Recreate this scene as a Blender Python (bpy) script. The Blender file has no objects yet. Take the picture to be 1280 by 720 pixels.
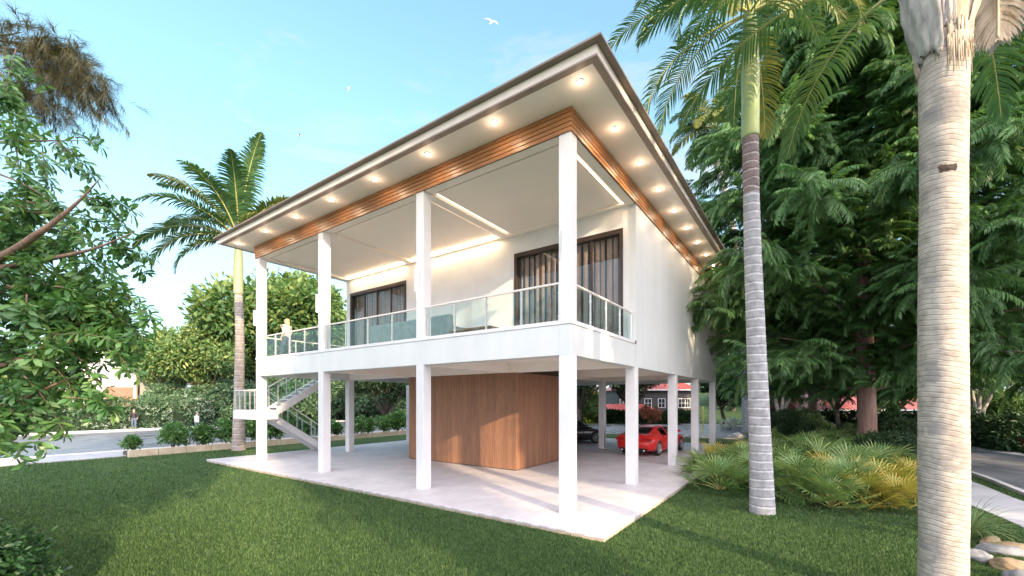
import bpy, bmesh, math, random
import numpy as np
from mathutils import Vector, Matrix
PI = math.pi
rng = np.random.default_rng(7); random.seed(7)
scn = bpy.context.scene
col = scn.collection
F_, EYE, HY, CX = 532.0, 2.5, 501.0, 640.0      # lens in photo pixels, eye height, horizon row
LAWN = -0.10

def gp(px, py, z=LAWN):
    """point of the ground seen at a photo pixel"""
    D = F_*(EYE-z)/(py-HY); return ((px-CX)/F_*D, D, z)
def at(px, py, D):
    return ((px-CX)/F_*D, D, EYE-(py-HY)/F_*D)

# ------------------------------------------------------------------ tagging
def tag(o, label=None, cat=None, group=None, kind=None):
    if label: o['label'] = label
    if cat: o['category'] = cat
    if group: o['group'] = group
    if kind: o['kind'] = kind
    return o
def empty(name, loc=(0,0,0), rz=0.0):
    o = bpy.data.objects.new(name, None); col.objects.link(o)
    o.location = loc; o.rotation_euler = (0,0,rz); o.empty_display_size = .3
    return o
def copy_tree(o, parent=None):
    c = o.copy(); col.objects.link(c); c.parent = parent
    for ch in list(o.children): copy_tree(ch, c)
    return c

# ------------------------------------------------------------------ materials
def new_mat(name):
    m = bpy.data.materials.new(name); m.use_nodes = True
    nt = m.node_tree; b = nt.nodes['Principled BSDF']
    return m, nt, b
def rgb(c): return (c[0], c[1], c[2], 1.0)
def ramp(nt, stops, fac=None, interp='LINEAR'):
    r = nt.nodes.new('ShaderNodeValToRGB'); e = r.color_ramp.elements; r.color_ramp.interpolation = interp
    while len(e) > 1: e.remove(e[-1])
    e[0].position = stops[0][0]; e[0].color = rgb(stops[0][1])
    for p, c in stops[1:]:
        x = e.new(p); x.color = rgb(c)
    if fac is not None: nt.links.new(fac, r.inputs[0])
    return r
def coords(nt, scale=(1,1,1), rot=(0,0,0), kind='Object'):
    tc = nt.nodes.new('ShaderNodeTexCoord'); mp = nt.nodes.new('ShaderNodeMapping')
    mp.inputs['Scale'].default_value = scale; mp.inputs['Rotation'].default_value = rot
    nt.links.new(tc.outputs[kind], mp.inputs[0]); return mp.outputs[0]
def noise(nt, vec, scale, detail=5, rough=.55, dist=0):
    n = nt.nodes.new('ShaderNodeTexNoise'); n.inputs['Scale'].default_value = scale
    n.inputs['Detail'].default_value = detail; n.inputs['Roughness'].default_value = rough
    n.inputs['Distortion'].default_value = dist
    nt.links.new(vec, n.inputs['Vector']); return n.outputs['Fac']
def bump(nt, b, h, strength=.3, dist=.01):
    n = nt.nodes.new('ShaderNodeBump'); n.inputs['Strength'].default_value = strength; n.inputs['Distance'].default_value = dist
    nt.links.new(h, n.inputs['Height']); nt.links.new(n.outputs[0], b.inputs['Normal'])
def mixc(nt, fac, a, b, mode='MIX'):
    m = nt.nodes.new('ShaderNodeMix'); m.data_type = 'RGBA'; m.blend_type = mode
    for s, v in ((0, fac), (6, a), (7, b)):
        if hasattr(v, 'links') or hasattr(v, 'is_output'): nt.links.new(v, m.inputs[s])
        elif s == 0: m.inputs[0].default_value = v
        else: m.inputs[s].default_value = rgb(v)
    return m.outputs[2]
def noisy(name, c1, c2, scale=6, rough=.6, metal=0, bs=.15, bd=.004, detail=6, vs=(1,1,1), fine=None, spec=.5):
    m, nt, b = new_mat(name)
    v = coords(nt, vs); f = noise(nt, v, scale, detail)
    r = ramp(nt, [(.35, c1), (.65, c2)], f); nt.links.new(r.outputs[0], b.inputs['Base Color'])
    b.inputs['Roughness'].default_value = rough; b.inputs['Metallic'].default_value = metal
    b.inputs['Specular IOR Level'].default_value = spec
    if bs: bump(nt, b, noise(nt, v, fine or scale*8, 4), bs, bd)
    return m
def emis(name, c, s):
    m, nt, b = new_mat(name); b.inputs['Base Color'].default_value = rgb(c)
    b.inputs['Emission Color'].default_value = rgb(c); b.inputs['Emission Strength'].default_value = s
    return m
def leafmat(name, cols, rough=.45, trans=.3, spec=.4):
    m, nt, b = new_mat(name)
    a = nt.nodes.new('ShaderNodeAttribute'); a.attribute_name = 'rnd'
    n = len(cols)
    r = ramp(nt, [(i/(n-1), c) for i, c in enumerate(cols)], a.outputs['Fac'])
    nt.links.new(r.outputs[0], b.inputs['Base Color'])
    b.inputs['Roughness'].default_value = rough; b.inputs['Specular IOR Level'].default_value = spec
    t = nt.nodes.new('ShaderNodeBsdfTranslucent'); mx = nt.nodes.new('ShaderNodeMixShader')
    g = mixc(nt, 1.0, r.outputs[0], (1.0, 1.0, .5), 'MULTIPLY'); nt.links.new(g, t.inputs[0])
    mx.inputs[0].default_value = trans
    nt.links.new(b.outputs[0], mx.inputs[1]); nt.links.new(t.outputs[0], mx.inputs[2])
    nt.links.new(mx.outputs[0], nt.nodes['Material Output'].inputs[0])
    return m
def glassmat(name, tint, tr=.9, fres=1.45):
    m, nt, b = new_mat(name); nt.nodes.remove(b)
    t = nt.nodes.new('ShaderNodeBsdfTransparent'); t.inputs[0].default_value = rgb(tint)
    g = nt.nodes.new('ShaderNodeBsdfGlossy'); g.inputs['Roughness'].default_value = .02
    lw = nt.nodes.new('ShaderNodeLayerWeight'); lw.inputs[0].default_value = .5
    p = nt.nodes.new('ShaderNodeMath'); p.operation = 'POWER'; p.inputs[1].default_value = 4.5; nt.links.new(lw.outputs['Facing'], p.inputs[0])
    f = nt.nodes.new('ShaderNodeMath'); f.operation = 'MULTIPLY_ADD'; f.inputs[1].default_value = .85; f.inputs[2].default_value = (fres-1)*.1
    nt.links.new(p.outputs[0], f.inputs[0])
    mx = nt.nodes.new('ShaderNodeMixShader')
    nt.links.new(f.outputs[0], mx.inputs[0]); nt.links.new(t.outputs[0], mx.inputs[1]); nt.links.new(g.outputs[0], mx.inputs[2])
    nt.links.new(mx.outputs[0], nt.nodes['Material Output'].inputs[0]); return m

M = {}
M['white'] = noisy('white_paint', (.63,.63,.645), (.69,.69,.70), 1.2, .55, bs=.12, bd=.003, fine=60)
M['white_stain'] = None
def wallpaint():
    m, nt, b = new_mat('wall_paint')
    v = coords(nt, (1,1,.12)); f = noise(nt, v, 2.2, 5)
    v2 = coords(nt); f2 = noise(nt, v2, .8, 4)
    r = ramp(nt, [(.3,(.60,.625,.615)), (.65,(.645,.66,.66))], f)
    r2 = ramp(nt, [(.35,(.955,.955,.955)), (.6,(1,1,1))], f2)
    nt.links.new(mixc(nt, 1., r.outputs[0], r2.outputs[0], 'MULTIPLY'), b.inputs['Base Color'])
    b.inputs['Roughness'].default_value = .5
    bump(nt, b, noise(nt, v2, 90, 3), .15, .003); return m
M['wall'] = wallpaint()
M['ceil'] = noisy('ceiling_plaster', (.88,.81,.76), (.91,.84,.79), .7, .7, bs=.05, bd=.002, fine=50)
M['soffit'] = noisy('soffit_board', (.88,.81,.76), (.91,.84,.79), .7, .6, bs=.05, bd=.002, fine=50)
M['trim'] = noisy('roof_trim_brown', (.26,.20,.17), (.32,.25,.215), 2, .5, bs=.1)
M['roofmetal'] = noisy('roof_edge_metal', (.17,.13,.105), (.23,.175,.145), 1.5, .45, bs=.1)
M['cream'] = noisy('cream_fascia', (.68,.60,.52), (.74,.66,.58), 2, .5, bs=.08)
def wood(name, c1, c2, vs, scale, rough=.4):
    m, nt, b = new_mat(name)
    v = coords(nt, vs); f = noise(nt, v, scale, 7, .6, .6)
    f2 = noise(nt, coords(nt, tuple(x*.25 for x in vs)), scale*.5, 2)
    r = ramp(nt, [(.3, c1), (.7, c2)], f); r2 = ramp(nt, [(.35, (.75,.75,.75)), (.65, (1,1,1))], f2)
    nt.links.new(mixc(nt, 1., r.outputs[0], r2.outputs[0], 'MULTIPLY'), b.inputs['Base Color'])
    b.inputs['Roughness'].default_value = rough; bump(nt, b, f, .2, .003); return m
M['slat'] = wood('warm_wood_slats', (.24,.095,.035), (.46,.21,.085), (.6,.6,9), 5)
M['batten'] = wood('brown_wood_battens', (.25,.12,.068), (.38,.195,.115), (7,7,.5), 5, .45)
M['gap'] = noisy('dark_gap', (.03,.018,.012), (.05,.03,.02), 5, .8)
M['frame'] = noisy('dark_door_frame', (.035,.022,.017), (.05,.032,.025), 4, .35, bs=.03)
M['steel'] = noisy('brushed_steel', (.62,.60,.58), (.72,.70,.68), 9, .3, .85, bs=.05, vs=(1,1,6))
M['rail'] = noisy('rail_cap', (.66,.60,.56), (.74,.68,.64), 5, .35, bs=.04)
M['glass'] = glassmat('clear_rail_glass', (.90,.97,.955), fres=1.45)
M['doorglass'] = glassmat('door_glass', (.9,.9,.9), fres=1.55)
M['carglass'] = glassmat('car_glass', (.16,.22,.26), fres=1.6)
M['curtain'] = noisy('grey_brown_curtain', (.36,.29,.26), (.44,.36,.33), 3, .8, bs=.3, fine=80)
M['led'] = emis('led_warm_strip', (1.0,.72,.44), 9.0)
M['led2'] = emis('led_faint_strip', (1.0,.78,.58), .9)
M['lamp'] = emis('downlight_lens', (1.0,.74,.48), 70.0)
M['lampsoft'] = emis('sconce_lens', (1.0,.80,.58), 3.0)
M['lampbody'] = noisy('lamp_white', (.62,.61,.61), (.66,.65,.65), 4, .4, bs=0)
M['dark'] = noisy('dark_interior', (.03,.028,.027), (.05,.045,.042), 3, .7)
M['black'] = noisy('black_rubber', (.012,.012,.012), (.02,.02,.02), 8, .65)
M['teal'] = noisy('teal_grey_fabric', (.15,.19,.19), (.20,.25,.25), 5, .85, bs=.4, fine=120)
M['tabletop'] = wood('table_wood', (.16,.09,.05), (.27,.16,.09), (4,1,1), 6)
M['concrete'] = noisy('pale_concrete', (.38,.36,.35), (.50,.48,.46), 1.4, .8, bs=.3, fine=40)
M['sandstone'] = noisy('planter_stone', (.40,.33,.24), (.52,.45,.34), 2.5, .8, bs=.4, fine=30)
M['stone'] = noisy('grey_boulder', (.10,.105,.11), (.25,.25,.25), 3, .8, bs=.6, bd=.02, fine=14)
M['tan_stone'] = noisy('tan_boulder', (.16,.11,.06), (.34,.25,.15), 3, .8, bs=.6, bd=.02, fine=14)
M['kerb'] = noisy('kerb_stone', (.48,.47,.47), (.60,.59,.58), 3, .75, bs=.3, fine=40)
M['sidewalk'] = noisy('sidewalk_concrete', (.34,.34,.36), (.44,.44,.46), 1.3, .7, bs=.25, fine=50)
M['maroon'] = noisy('maroon_paint', (.10,.02,.02), (.14,.03,.03), 4, .5)
def roadmat():
    m, nt, b = new_mat('asphalt_damp')
    v = coords(nt); f = noise(nt, coords(nt, (1,.35,1), (0,0,-.6)), .9, 6, .6)
    r = ramp(nt, [(.35,(.13,.137,.155)), (.6,(.22,.228,.25))], f)
    fine = noise(nt, v, 60, 3); rf = ramp(nt, [(.3,(.7,.7,.7)), (.7,(1.1,1.1,1.1))], fine)
    nt.links.new(mixc(nt, 1., r.outputs[0], rf.outputs[0], 'MULTIPLY'), b.inputs['Base Color'])
    rr = ramp(nt, [(.35,(.22,.22,.22)), (.62,(.6,.6,.6))], f); nt.links.new(rr.outputs[0], b.inputs['Roughness'])
    bump(nt, b, fine, .25, .004); return m
M['road'] = roadmat()
def pavermat():
    m, nt, b = new_mat('patio_pavers')
    br = nt.nodes.new('ShaderNodeTexBrick'); nt.links.new(coords(nt), br.inputs[0])
    br.inputs['Scale'].default_value = 1.0; br.inputs['Brick Width'].default_value = .40; br.inputs['Row Height'].default_value = .20
    br.inputs['Mortar Size'].default_value = .006; br.inputs['Mortar Smooth'].default_value = .3; br.inputs['Bias'].default_value = -.2
    br.inputs['Color1'].default_value = rgb((.57,.545,.56)); br.inputs['Color2'].default_value = rgb((.62,.595,.61)); br.inputs['Mortar'].default_value = rgb((.48,.45,.46))
    f = noise(nt, coords(nt), 1.1, 6, .65); r = ramp(nt, [(.3,(.82,.81,.82)), (.65,(1.03,1.03,1.03))], f)
    nt.links.new(mixc(nt, 1., br.outputs[0], r.outputs[0], 'MULTIPLY'), b.inputs['Base Color'])
    b.inputs['Roughness'].default_value = .55; bump(nt, b, br.outputs['Fac'], -.4, .004); return m
M['paver'] = pavermat()
def blockmat():
    m, nt, b = new_mat('grey_blockwork')
    br = nt.nodes.new('ShaderNodeTexBrick'); nt.links.new(coords(nt, (1,1,1), (PI/2,0,PI/2)), br.inputs[0])
    br.inputs['Brick Width'].default_value = .4; br.inputs['Row Height'].default_value = .2; br.inputs['Mortar Size'].default_value = .01; br.inputs['Scale'].default_value = 1
    br.inputs['Color1'].default_value = rgb((.36,.38,.41)); br.inputs['Color2'].default_value = rgb((.42,.44,.47)); br.inputs['Mortar'].default_value = rgb((.3,.32,.34))
    nt.links.new(br.outputs[0], b.inputs['Base Color']); b.inputs['Roughness'].default_value = .8; return m
M['block'] = blockmat()
def sidingmat(name, c):
    m, nt, b = new_mat(name)
    w = nt.nodes.new('ShaderNodeTexWave'); w.wave_type = 'BANDS'; w.bands_direction = 'Z'; w.wave_profile = 'SAW'
    nt.links.new(coords(nt), w.inputs[0]); w.inputs['Scale'].default_value = 1.6
    r = ramp(nt, [(0,tuple(x*.6 for x in c)), (.2,c), (1,tuple(x*1.15 for x in c))], w.outputs[1])
    nt.links.new(r.outputs[0], b.inputs['Base Color']); b.inputs['Roughness'].default_value = .7; bump(nt, b, w.outputs[1], .5, .02); return m
M['siding'] = sidingmat('charcoal_siding', (.055,.055,.06))
def redroof():
    m, nt, b = new_mat('red_ribbed_roof')
    w = nt.nodes.new('ShaderNodeTexWave'); w.wave_type = 'BANDS'; w.bands_direction = 'X'
    nt.links.new(coords(nt), w.inputs[0]); w.inputs['Scale'].default_value = .9
    f = noise(nt, coords(nt), .8, 5)
    r = ramp(nt, [(0,(.22,.045,.042)), (.5,(.36,.075,.068)), (1,(.42,.11,.095))], w.outputs[1]); r2 = ramp(nt, [(.3,(.8,.8,.8)),(.7,(1.1,1.05,1))], f)
    nt.links.new(mixc(nt, 1., r.outputs[0], r2.outputs[0], 'MULTIPLY'), b.inputs['Base Color']); b.inputs['Roughness'].default_value = .45
    bump(nt, b, w.outputs[1], .8, .03); return m
M['redroof'] = redroof()
M['brick'] = noisy('brick_red', (.30,.14,.09), (.40,.20,.14), 3, .8, vs=(1,1,4))
def barkmat(name, c1, c2, vs, scale, bs=.8):
    m, nt, b = new_mat(name); v = coords(nt, vs); f = noise(nt, v, scale, 8, .65, .3)
    r = ramp(nt, [(.3, c1), (.7, c2)], f); nt.links.new(r.outputs[0], b.inputs['Base Color'])
    b.inputs['Roughness'].default_value = .85; bump(nt, b, f, bs, .03); return m
M['bark'] = barkmat('brown_bark', (.05,.04,.033), (.13,.105,.085), (1,1,.18), 9)
M['redbark'] = barkmat('reddish_furrowed_bark', (.15,.085,.07), (.33,.21,.18), (1,1,.12), 11, .8)
M['twig'] = barkmat('twig_bark', (.10,.06,.04), (.28,.17,.12), (1,1,1), 14, .4)
M['scar'] = barkmat('dark_scar_bark', (.015,.012,.011), (.09,.06,.045), (1,1,1), 22, .8)
M['birch'] = barkmat('birch_bark', (.18,.17,.16), (.62,.60,.56), (1,1,3), 3, .3)
def ringbark(name, pitch, base, line, darkc, tilt=0., patch=None, bs=.6, wob=1.1):
    """palm trunk: horizontal leaf-scar rings of the given pitch"""
    m, nt, b = new_mat(name)
    tc = nt.nodes.new('ShaderNodeTexCoord'); sp = nt.nodes.new('ShaderNodeSeparateXYZ'); nt.links.new(tc.outputs['Object'], sp.inputs[0])
    nz = noise(nt, tc.outputs['Object'], 2.2, 3)
    def mth(op, a, c=None):
        n = nt.nodes.new('ShaderNodeMath'); n.operation = op
        for i, v in enumerate((a, c)):
            if v is None: continue
            if isinstance(v, (int, float)): n.inputs[i].default_value = v
            else: nt.links.new(v, n.inputs[i])
        return n.outputs[0]
    z = mth('ADD', sp.outputs[2], mth('MULTIPLY', nz, pitch*wob)); z = mth('ADD', z, mth('MULTIPLY', sp.outputs[0], tilt))
    fr = mth('FRACT', mth('DIVIDE', z, pitch))
    r = ramp(nt, [(0, line), (.10, line), (.16, darkc), (.34, base), (.9, tuple(x*.92 for x in base)), (1, line)], fr)
    f = noise(nt, coords(nt, (1,1,.9)), 6, 7, .65); r2 = ramp(nt, [(.32,(.6,.6,.6)), (.6,(1,1,1))], f)
    c = mixc(nt, 1., r.outputs[0], r2.outputs[0], 'MULTIPLY')
    if patch:
        f3 = noise(nt, coords(nt), patch[1], 4, .6); r3 = ramp(nt, [(patch[2],(0,0,0)), (patch[2]+.08,(1,1,1))], f3)
        c = mixc(nt, r3.outputs[0], c, patch[0])
    nt.links.new(c, b.inputs['Base Color']); b.inputs['Roughness'].default_value = .85
    h = ramp(nt, [(0,(1,1,1)), (.12,(.2,.2,.2)), (.4,(.6,.6,.6)), (1,(.9,.9,.9))], fr)
    hh = mixc(nt, .35, h.outputs[0], f if False else r2.outputs[0]); bump(nt, b, hh, bs, .02)
    return m
M['ring_mid'] = ringbark('pale_grey_ringed_bark', .205, (.38,.38,.40), (.54,.54,.56), (.25,.24,.255), wob=.4)
M['ring_up'] = ringbark('brown_upper_ringed_bark', .20, (.22,.17,.17), (.38,.34,.32), (.12,.08,.08))
M['ring_near'] = ringbark('sandy_ringed_bark', .062, (.50,.44,.385), (.56,.50,.44), (.27,.235,.215), .22, ((.28,.255,.24), 2.6, .54), 1., 2.2)
M['ring_left'] = ringbark('tan_ringed_bark', .30, (.36,.31,.28), (.48,.43,.39), (.20,.16,.14), wob=.4)
M['crownshaft'] = noisy('green_crownshaft', (.16,.24,.09), (.28,.33,.12), 1.5, .45, vs=(2,2,.5))
M['crownshaft_y'] = noisy('yellow_crownshaft', (.26,.29,.14), (.36,.35,.19), 1.2, .45, vs=(2,2,.5))
M['rachis'] = noisy('yellow_green_rachis', (.35,.36,.12), (.50,.48,.18), 3, .5)
M['husk'] = noisy('dry_husk', (.36,.28,.20), (.62,.52,.42), 3, .8, bs=.6, bd=.01, vs=(3,3,.6), fine=30)
M['husk_grey'] = noisy('grey_husk', (.28,.27,.27), (.50,.47,.45), 3, .8, bs=.6, bd=.01, vs=(3,3,.6), fine=30)
# foliage
M['L_palm'] = leafmat('palm_leaflets', [(0.042,0.105,0.049), (0.063,0.154,0.063), (0.140,0.210,0.070)], .35)
M['L_palmy'] = leafmat('yellowing_palm_leaflets', [(.07,.13,.04), (.17,.20,.05), (.42,.34,.07)], .45)
M['L_feather'] = leafmat('feathery_foliage', [(.055,.135,.045), (.11,.24,.08), (.22,.41,.155)], .4, .35, .5)
M['L_olive'] = leafmat('olive_foliage', [(.02,.045,.015), (.045,.085,.025), (.10,.14,.045)], .5)
M['L_broad'] = leafmat('broad_foliage', [(0.041,0.101,0.030), (0.088,0.182,0.054), (0.230,0.284,0.074)], .45)
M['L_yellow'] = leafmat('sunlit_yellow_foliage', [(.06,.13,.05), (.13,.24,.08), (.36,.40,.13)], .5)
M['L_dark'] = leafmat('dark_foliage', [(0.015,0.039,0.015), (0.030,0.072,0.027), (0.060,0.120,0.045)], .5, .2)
M['L_near'] = leafmat('glossy_near_leaves', [(.035,.095,.035), (.08,.20,.06), (.22,.36,.10)], .36, .35, .5)
M['L_corner'] = leafmat('corner_shrub_leaves', [(.008,.03,.010), (.02,.065,.02), (.04,.11,.03)], .45, .2, .4)
M['L_shrub'] = leafmat('dark_shrub_leaves', [(0.018,0.057,0.018), (0.042,0.112,0.033), (0.090,0.195,0.053)], .4, .25, .5)
M['L_hedge'] = leafmat('hedge_leaves', [(.05,.11,.06), (.11,.21,.11), (.26,.36,.24)], .5)
M['L_flower'] = leafmat('pale_flowers', [(.55,.62,.58), (.70,.75,.74)], .6)
M['L_yflower'] = leafmat('yellow_flowers', [(.55,.45,.15), (.70,.60,.25)], .6)
M['L_redfl'] = leafmat('reddish_leaves', [(.16,.05,.03), (.30,.12,.07)], .6)
M['L_dry'] = leafmat('dry_brown_needles', [(.07,.066,.03), (.14,.125,.06), (.24,.21,.11)], .7, .25, .2)
M['L_fan'] = leafmat('palmetto_fans', [(.07,.15,.05), (.14,.25,.08), (.32,.40,.16)], .38)
M['L_fany'] = leafmat('yellowing_palmetto_fans', [(.10,.18,.03), (.36,.32,.06), (.52,.40,.10)], .45)
M['L_grass'] = leafmat('lawn_blades', [(.018,.048,.018), (.055,.115,.034), (.15,.235,.085)], .5, .3, .3)
M['L_tuft'] = leafmat('ornamental_grass', [(.07,.14,.05), (.15,.24,.09), (.30,.36,.18)], .5)

def lawnmat():
    m, nt, b = new_mat('lawn')
    v = coords(nt); f = noise(nt, v, .35, 5, .6); f2 = noise(nt, v, 45, 5, .7)
    r = ramp(nt, [(.35,(.042,.085,.030)), (.6,(.065,.115,.040)), (.72,(.095,.13,.048))], f)
    r2 = ramp(nt, [(.3,(.55,.55,.55)), (.7,(1.25,1.25,1.2))], f2)
    nt.links.new(mixc(nt, 1., r.outputs[0], r2.outputs[0], 'MULTIPLY'), b.inputs['Base Color'])
    b.inputs['Roughness'].default_value = .85; b.inputs['Specular IOR Level'].default_value = .2
    bump(nt, b, f2, .8, .03); return m
M['lawn'] = lawnmat()

# ------------------------------------------------------------------ mesh builders
class MB:
    def __init__(s): s.v = []; s.f = []; s.sm = []
    def add(s, V, Fc, smooth=False):
        o = len(s.v); s.v += [tuple(p) for p in V]; s.f += [tuple(i+o for i in f) for f in Fc]; s.sm += [smooth]*len(Fc); return s
    def box(s, x0, x1, y0, y1, z0, z1):
        V = [(x0,y0,z0),(x1,y0,z0),(x1,y1,z0),(x0,y1,z0),(x0,y0,z1),(x1,y0,z1),(x1,y1,z1),(x0,y1,z1)]
        return s.add(V, [(0,3,2,1),(4,5,6,7),(0,1,5,4),(1,2,6,5),(2,3,7,6),(3,0,4,7)])
    def tube(s, P, R, n=10, caps=True):
        P = [Vector(p) for p in P]
        if not hasattr(R, '__len__'): R = [R]*len(P)
        rings = []; up = Vector((0,0,1)); prev = None
        for i, p in enumerate(P):
            d = (P[min(i+1,len(P)-1)]-P[max(i-1,0)]).normalized()
            if prev is None:
                a = d.cross(up if abs(d.z) < .95 else Vector((1,0,0))).normalized()
            else: a = (prev - d*prev.dot(d)).normalized()
            prev = a; c = d.cross(a)
            rings.append([p+(a*math.cos(2*PI*k/n)+c*math.sin(2*PI*k/n))*R[i] for k in range(n)])
        V = [q for r in rings for q in r]; Fc = []
        for i in range(len(P)-1):
            for k in range(n):
                Fc.append((i*n+k, i*n+(k+1)%n, (i+1)*n+(k+1)%n, (i+1)*n+k))
        if caps: Fc.append(tuple(reversed(range(n)))); Fc.append(tuple((len(P)-1)*n+k for k in range(n)))
        return s.add(V, Fc, True)
    def prism(s, poly, z0, z1):
        n = len(poly); V = [(x,y,z0) for x,y in poly]+[(x,y,z1) for x,y in poly]
        return s.add(V, [tuple(reversed(range(n))), tuple(range(n,2*n))]+[(i,(i+1)%n,n+(i+1)%n,n+i) for i in range(n)])
    def sheet(s, poly, z): return s.add([(x,y,z) for x,y in poly], [tuple(range(len(poly)))])
    def build(s, name, mat, parent=None, bevel=0, recalc=True):
        me = bpy.data.meshes.new(name); me.from_pydata(s.v, [], s.f)
        me.polygons.foreach_set('use_smooth', s.sm)
        if recalc:
            bm = bmesh.new(); bm.from_mesh(me); bmesh.ops.recalc_face_normals(bm, faces=bm.faces); bm.to_mesh(me); bm.free()
        for m in (mat if isinstance(mat, (list,tuple)) else [mat]): me.materials.append(m)
        o = bpy.data.objects.new(name, me); col.objects.link(o); o.parent = parent
        if bevel:
            b = o.modifiers.new('bevel', 'BEVEL'); b.width = bevel; b.segments = 2; b.limit_method = 'ANGLE'; b.angle_limit = .8
        return o

def npmesh(name, V, Fq, mat, parent=None, rnd=None, smooth=False):
    me = bpy.data.meshes.new(name); V = np.asarray(V, np.float32); Fq = np.asarray(Fq, np.int32)
    k = Fq.shape[1]
    me.vertices.add(len(V)); me.vertices.foreach_set('co', V.ravel())
    me.loops.add(Fq.size); me.loops.foreach_set('vertex_index', Fq.ravel())
    me.polygons.add(len(Fq)); me.polygons.foreach_set('loop_start', np.arange(0, Fq.size, k, dtype=np.int32))
    if smooth: me.polygons.foreach_set('use_smooth', np.ones(len(Fq), bool))
    me.update(calc_edges=True)
    if rnd is not None:
        a = me.attributes.new('rnd', 'FLOAT', 'POINT'); a.data.foreach_set('value', np.asarray(rnd, np.float32))
    for m in (mat if isinstance(mat, (list,tuple)) else [mat]): me.materials.append(m)
    o = bpy.data.objects.new(name, me); col.objects.link(o); o.parent = parent
    return o

def leaf(L, W, droop=.15, fold=.12):
    """folded diamond leaf along +X"""
    V = np.array([(0,0,0),(L*.5,W*.5,fold*W),(L,0,-droop*L),(L*.5,-W*.5,fold*W)], float)
    return V, np.array([(0,2,1),(0,3,2)])
def leaf6(L, W, droop=.2):
    """obovate leaf with a midrib fold"""
    V = np.array([(0,0,0),(L*.45,0,.02*L),(L,0,-droop*L),(L*.35,W*.30,.06*L),(L*.75,W*.5,.02*L-droop*L*.4),(L*.35,-W*.30,.06*L),(L*.75,-W*.5,.02*L-droop*L*.4)], float)
    return V, np.array([(0,1,3),(1,4,3),(1,2,4),(0,5,1),(1,5,6),(1,6,2)])
def strip(P, Wd, side):
    """blade through points P with half-widths Wd along the unit vector side"""
    P = np.asarray(P, float); Wd = np.asarray(Wd, float)[:,None]; side = np.asarray(side, float)
    V = np.concatenate([P-side*Wd, P+side*Wd]); n = len(P)
    F = []
    for i in range(n-1): F += [(i,i+1,n+i+1),(i,n+i+1,n+i)]
    return V, np.array(F)
def frames(d, up=None, roll=None):
    d = d/np.linalg.norm(d, axis=1, keepdims=True)
    u = np.tile(np.array([0,0,1.0]), (len(d),1)) if up is None else up
    y = np.cross(u, d); ny = np.linalg.norm(y, axis=1, keepdims=True)
    y = np.where(ny < 1e-3, np.array([[0,1.0,0]]), y/np.maximum(ny,1e-6)); z = np.cross(d, y)
    if roll is not None:
        c, s = np.cos(roll)[:,None], np.sin(roll)[:,None]; y, z = y*c+z*s, z*c-y*s
    return np.stack([d, y, z], axis=2)
def compose(parts):
    """list of (V,F) -> V,F,leafid"""
    V = []; Fc = []; ids = []; o = 0
    for i, (v, f) in enumerate(parts):
        V.append(v); Fc.append(f+o); ids.append(np.full(len(v), i)); o += len(v)
    return np.concatenate(V), np.concatenate(Fc), np.concatenate(ids)
def scatter(tpl, R, t, s, r, seed=0, jitter=.45, base=None):
    V, Fc, ids = tpl; g = np.random.default_rng(seed)
    n = len(t); m = len(V)
    W = np.einsum('nij,mj->nmi', R, V)*np.asarray(s)[:,None,None]+t[:,None,:]
    lr = g.random((n, ids.max()+1)); rn = base if base is not None else g.random(n)
    rr = (rn[:,None]*(1-jitter)+lr[:,ids]*jitter)
    FF = (Fc[None,:,:]+(np.arange(n)*m)[:,None,None]).reshape(-1, Fc.shape[1])
    return W.reshape(-1,3), FF, rr.reshape(-1)
def merge(*L):
    V = []; Fc = []; r = []; o = 0
    for v, f, q in L: V.append(v); Fc.append(f+o); r.append(q); o += len(v)
    return np.concatenate(V), np.concatenate(Fc), np.concatenate(r)

def cluster(n, rad, L, W, seed, flat=.6, six=False):
    g = np.random.default_rng(seed); parts = []
    for i in range(n):
        d = g.normal(size=3); d[2] = d[2]*flat; d[0] = abs(d[0])*.6+d[0]*.4; d /= np.linalg.norm(d)
        v, f = (leaf6 if six else leaf)(L*g.uniform(.7,1.25), W*g.uniform(.8,1.2), g.uniform(.1,.4))
        R = frames((d+np.array([0,0,-.15]))[None,:], roll=np.array([g.uniform(-.9,.9)]))[0]
        parts.append((v@R.T + d*rad*g.uniform(.05,1)**.7, f))
    return compose(parts)

def shell_points(lobes, n, g, thick=.25, zbias=0.):
    """points in the outer shell of overlapping ellipsoid lobes; returns pts, outward dirs"""
    w = np.array([l[1][0]*l[1][1] for l in lobes]); w /= w.sum()
    k = g.choice(len(lobes), n, p=w)
    c = np.array([l[0] for l in lobes])[k]; r = np.array([l[1] for l in lobes])[k]
    d = g.normal(size=(n,3)); d[:,2] += zbias; d /= np.linalg.norm(d, axis=1, keepdims=True)
    q = 1-np.abs(g.normal(size=n))*thick; q = np.clip(q, .2, 1.12)
    return c+d*r*q[:,None], d

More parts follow.
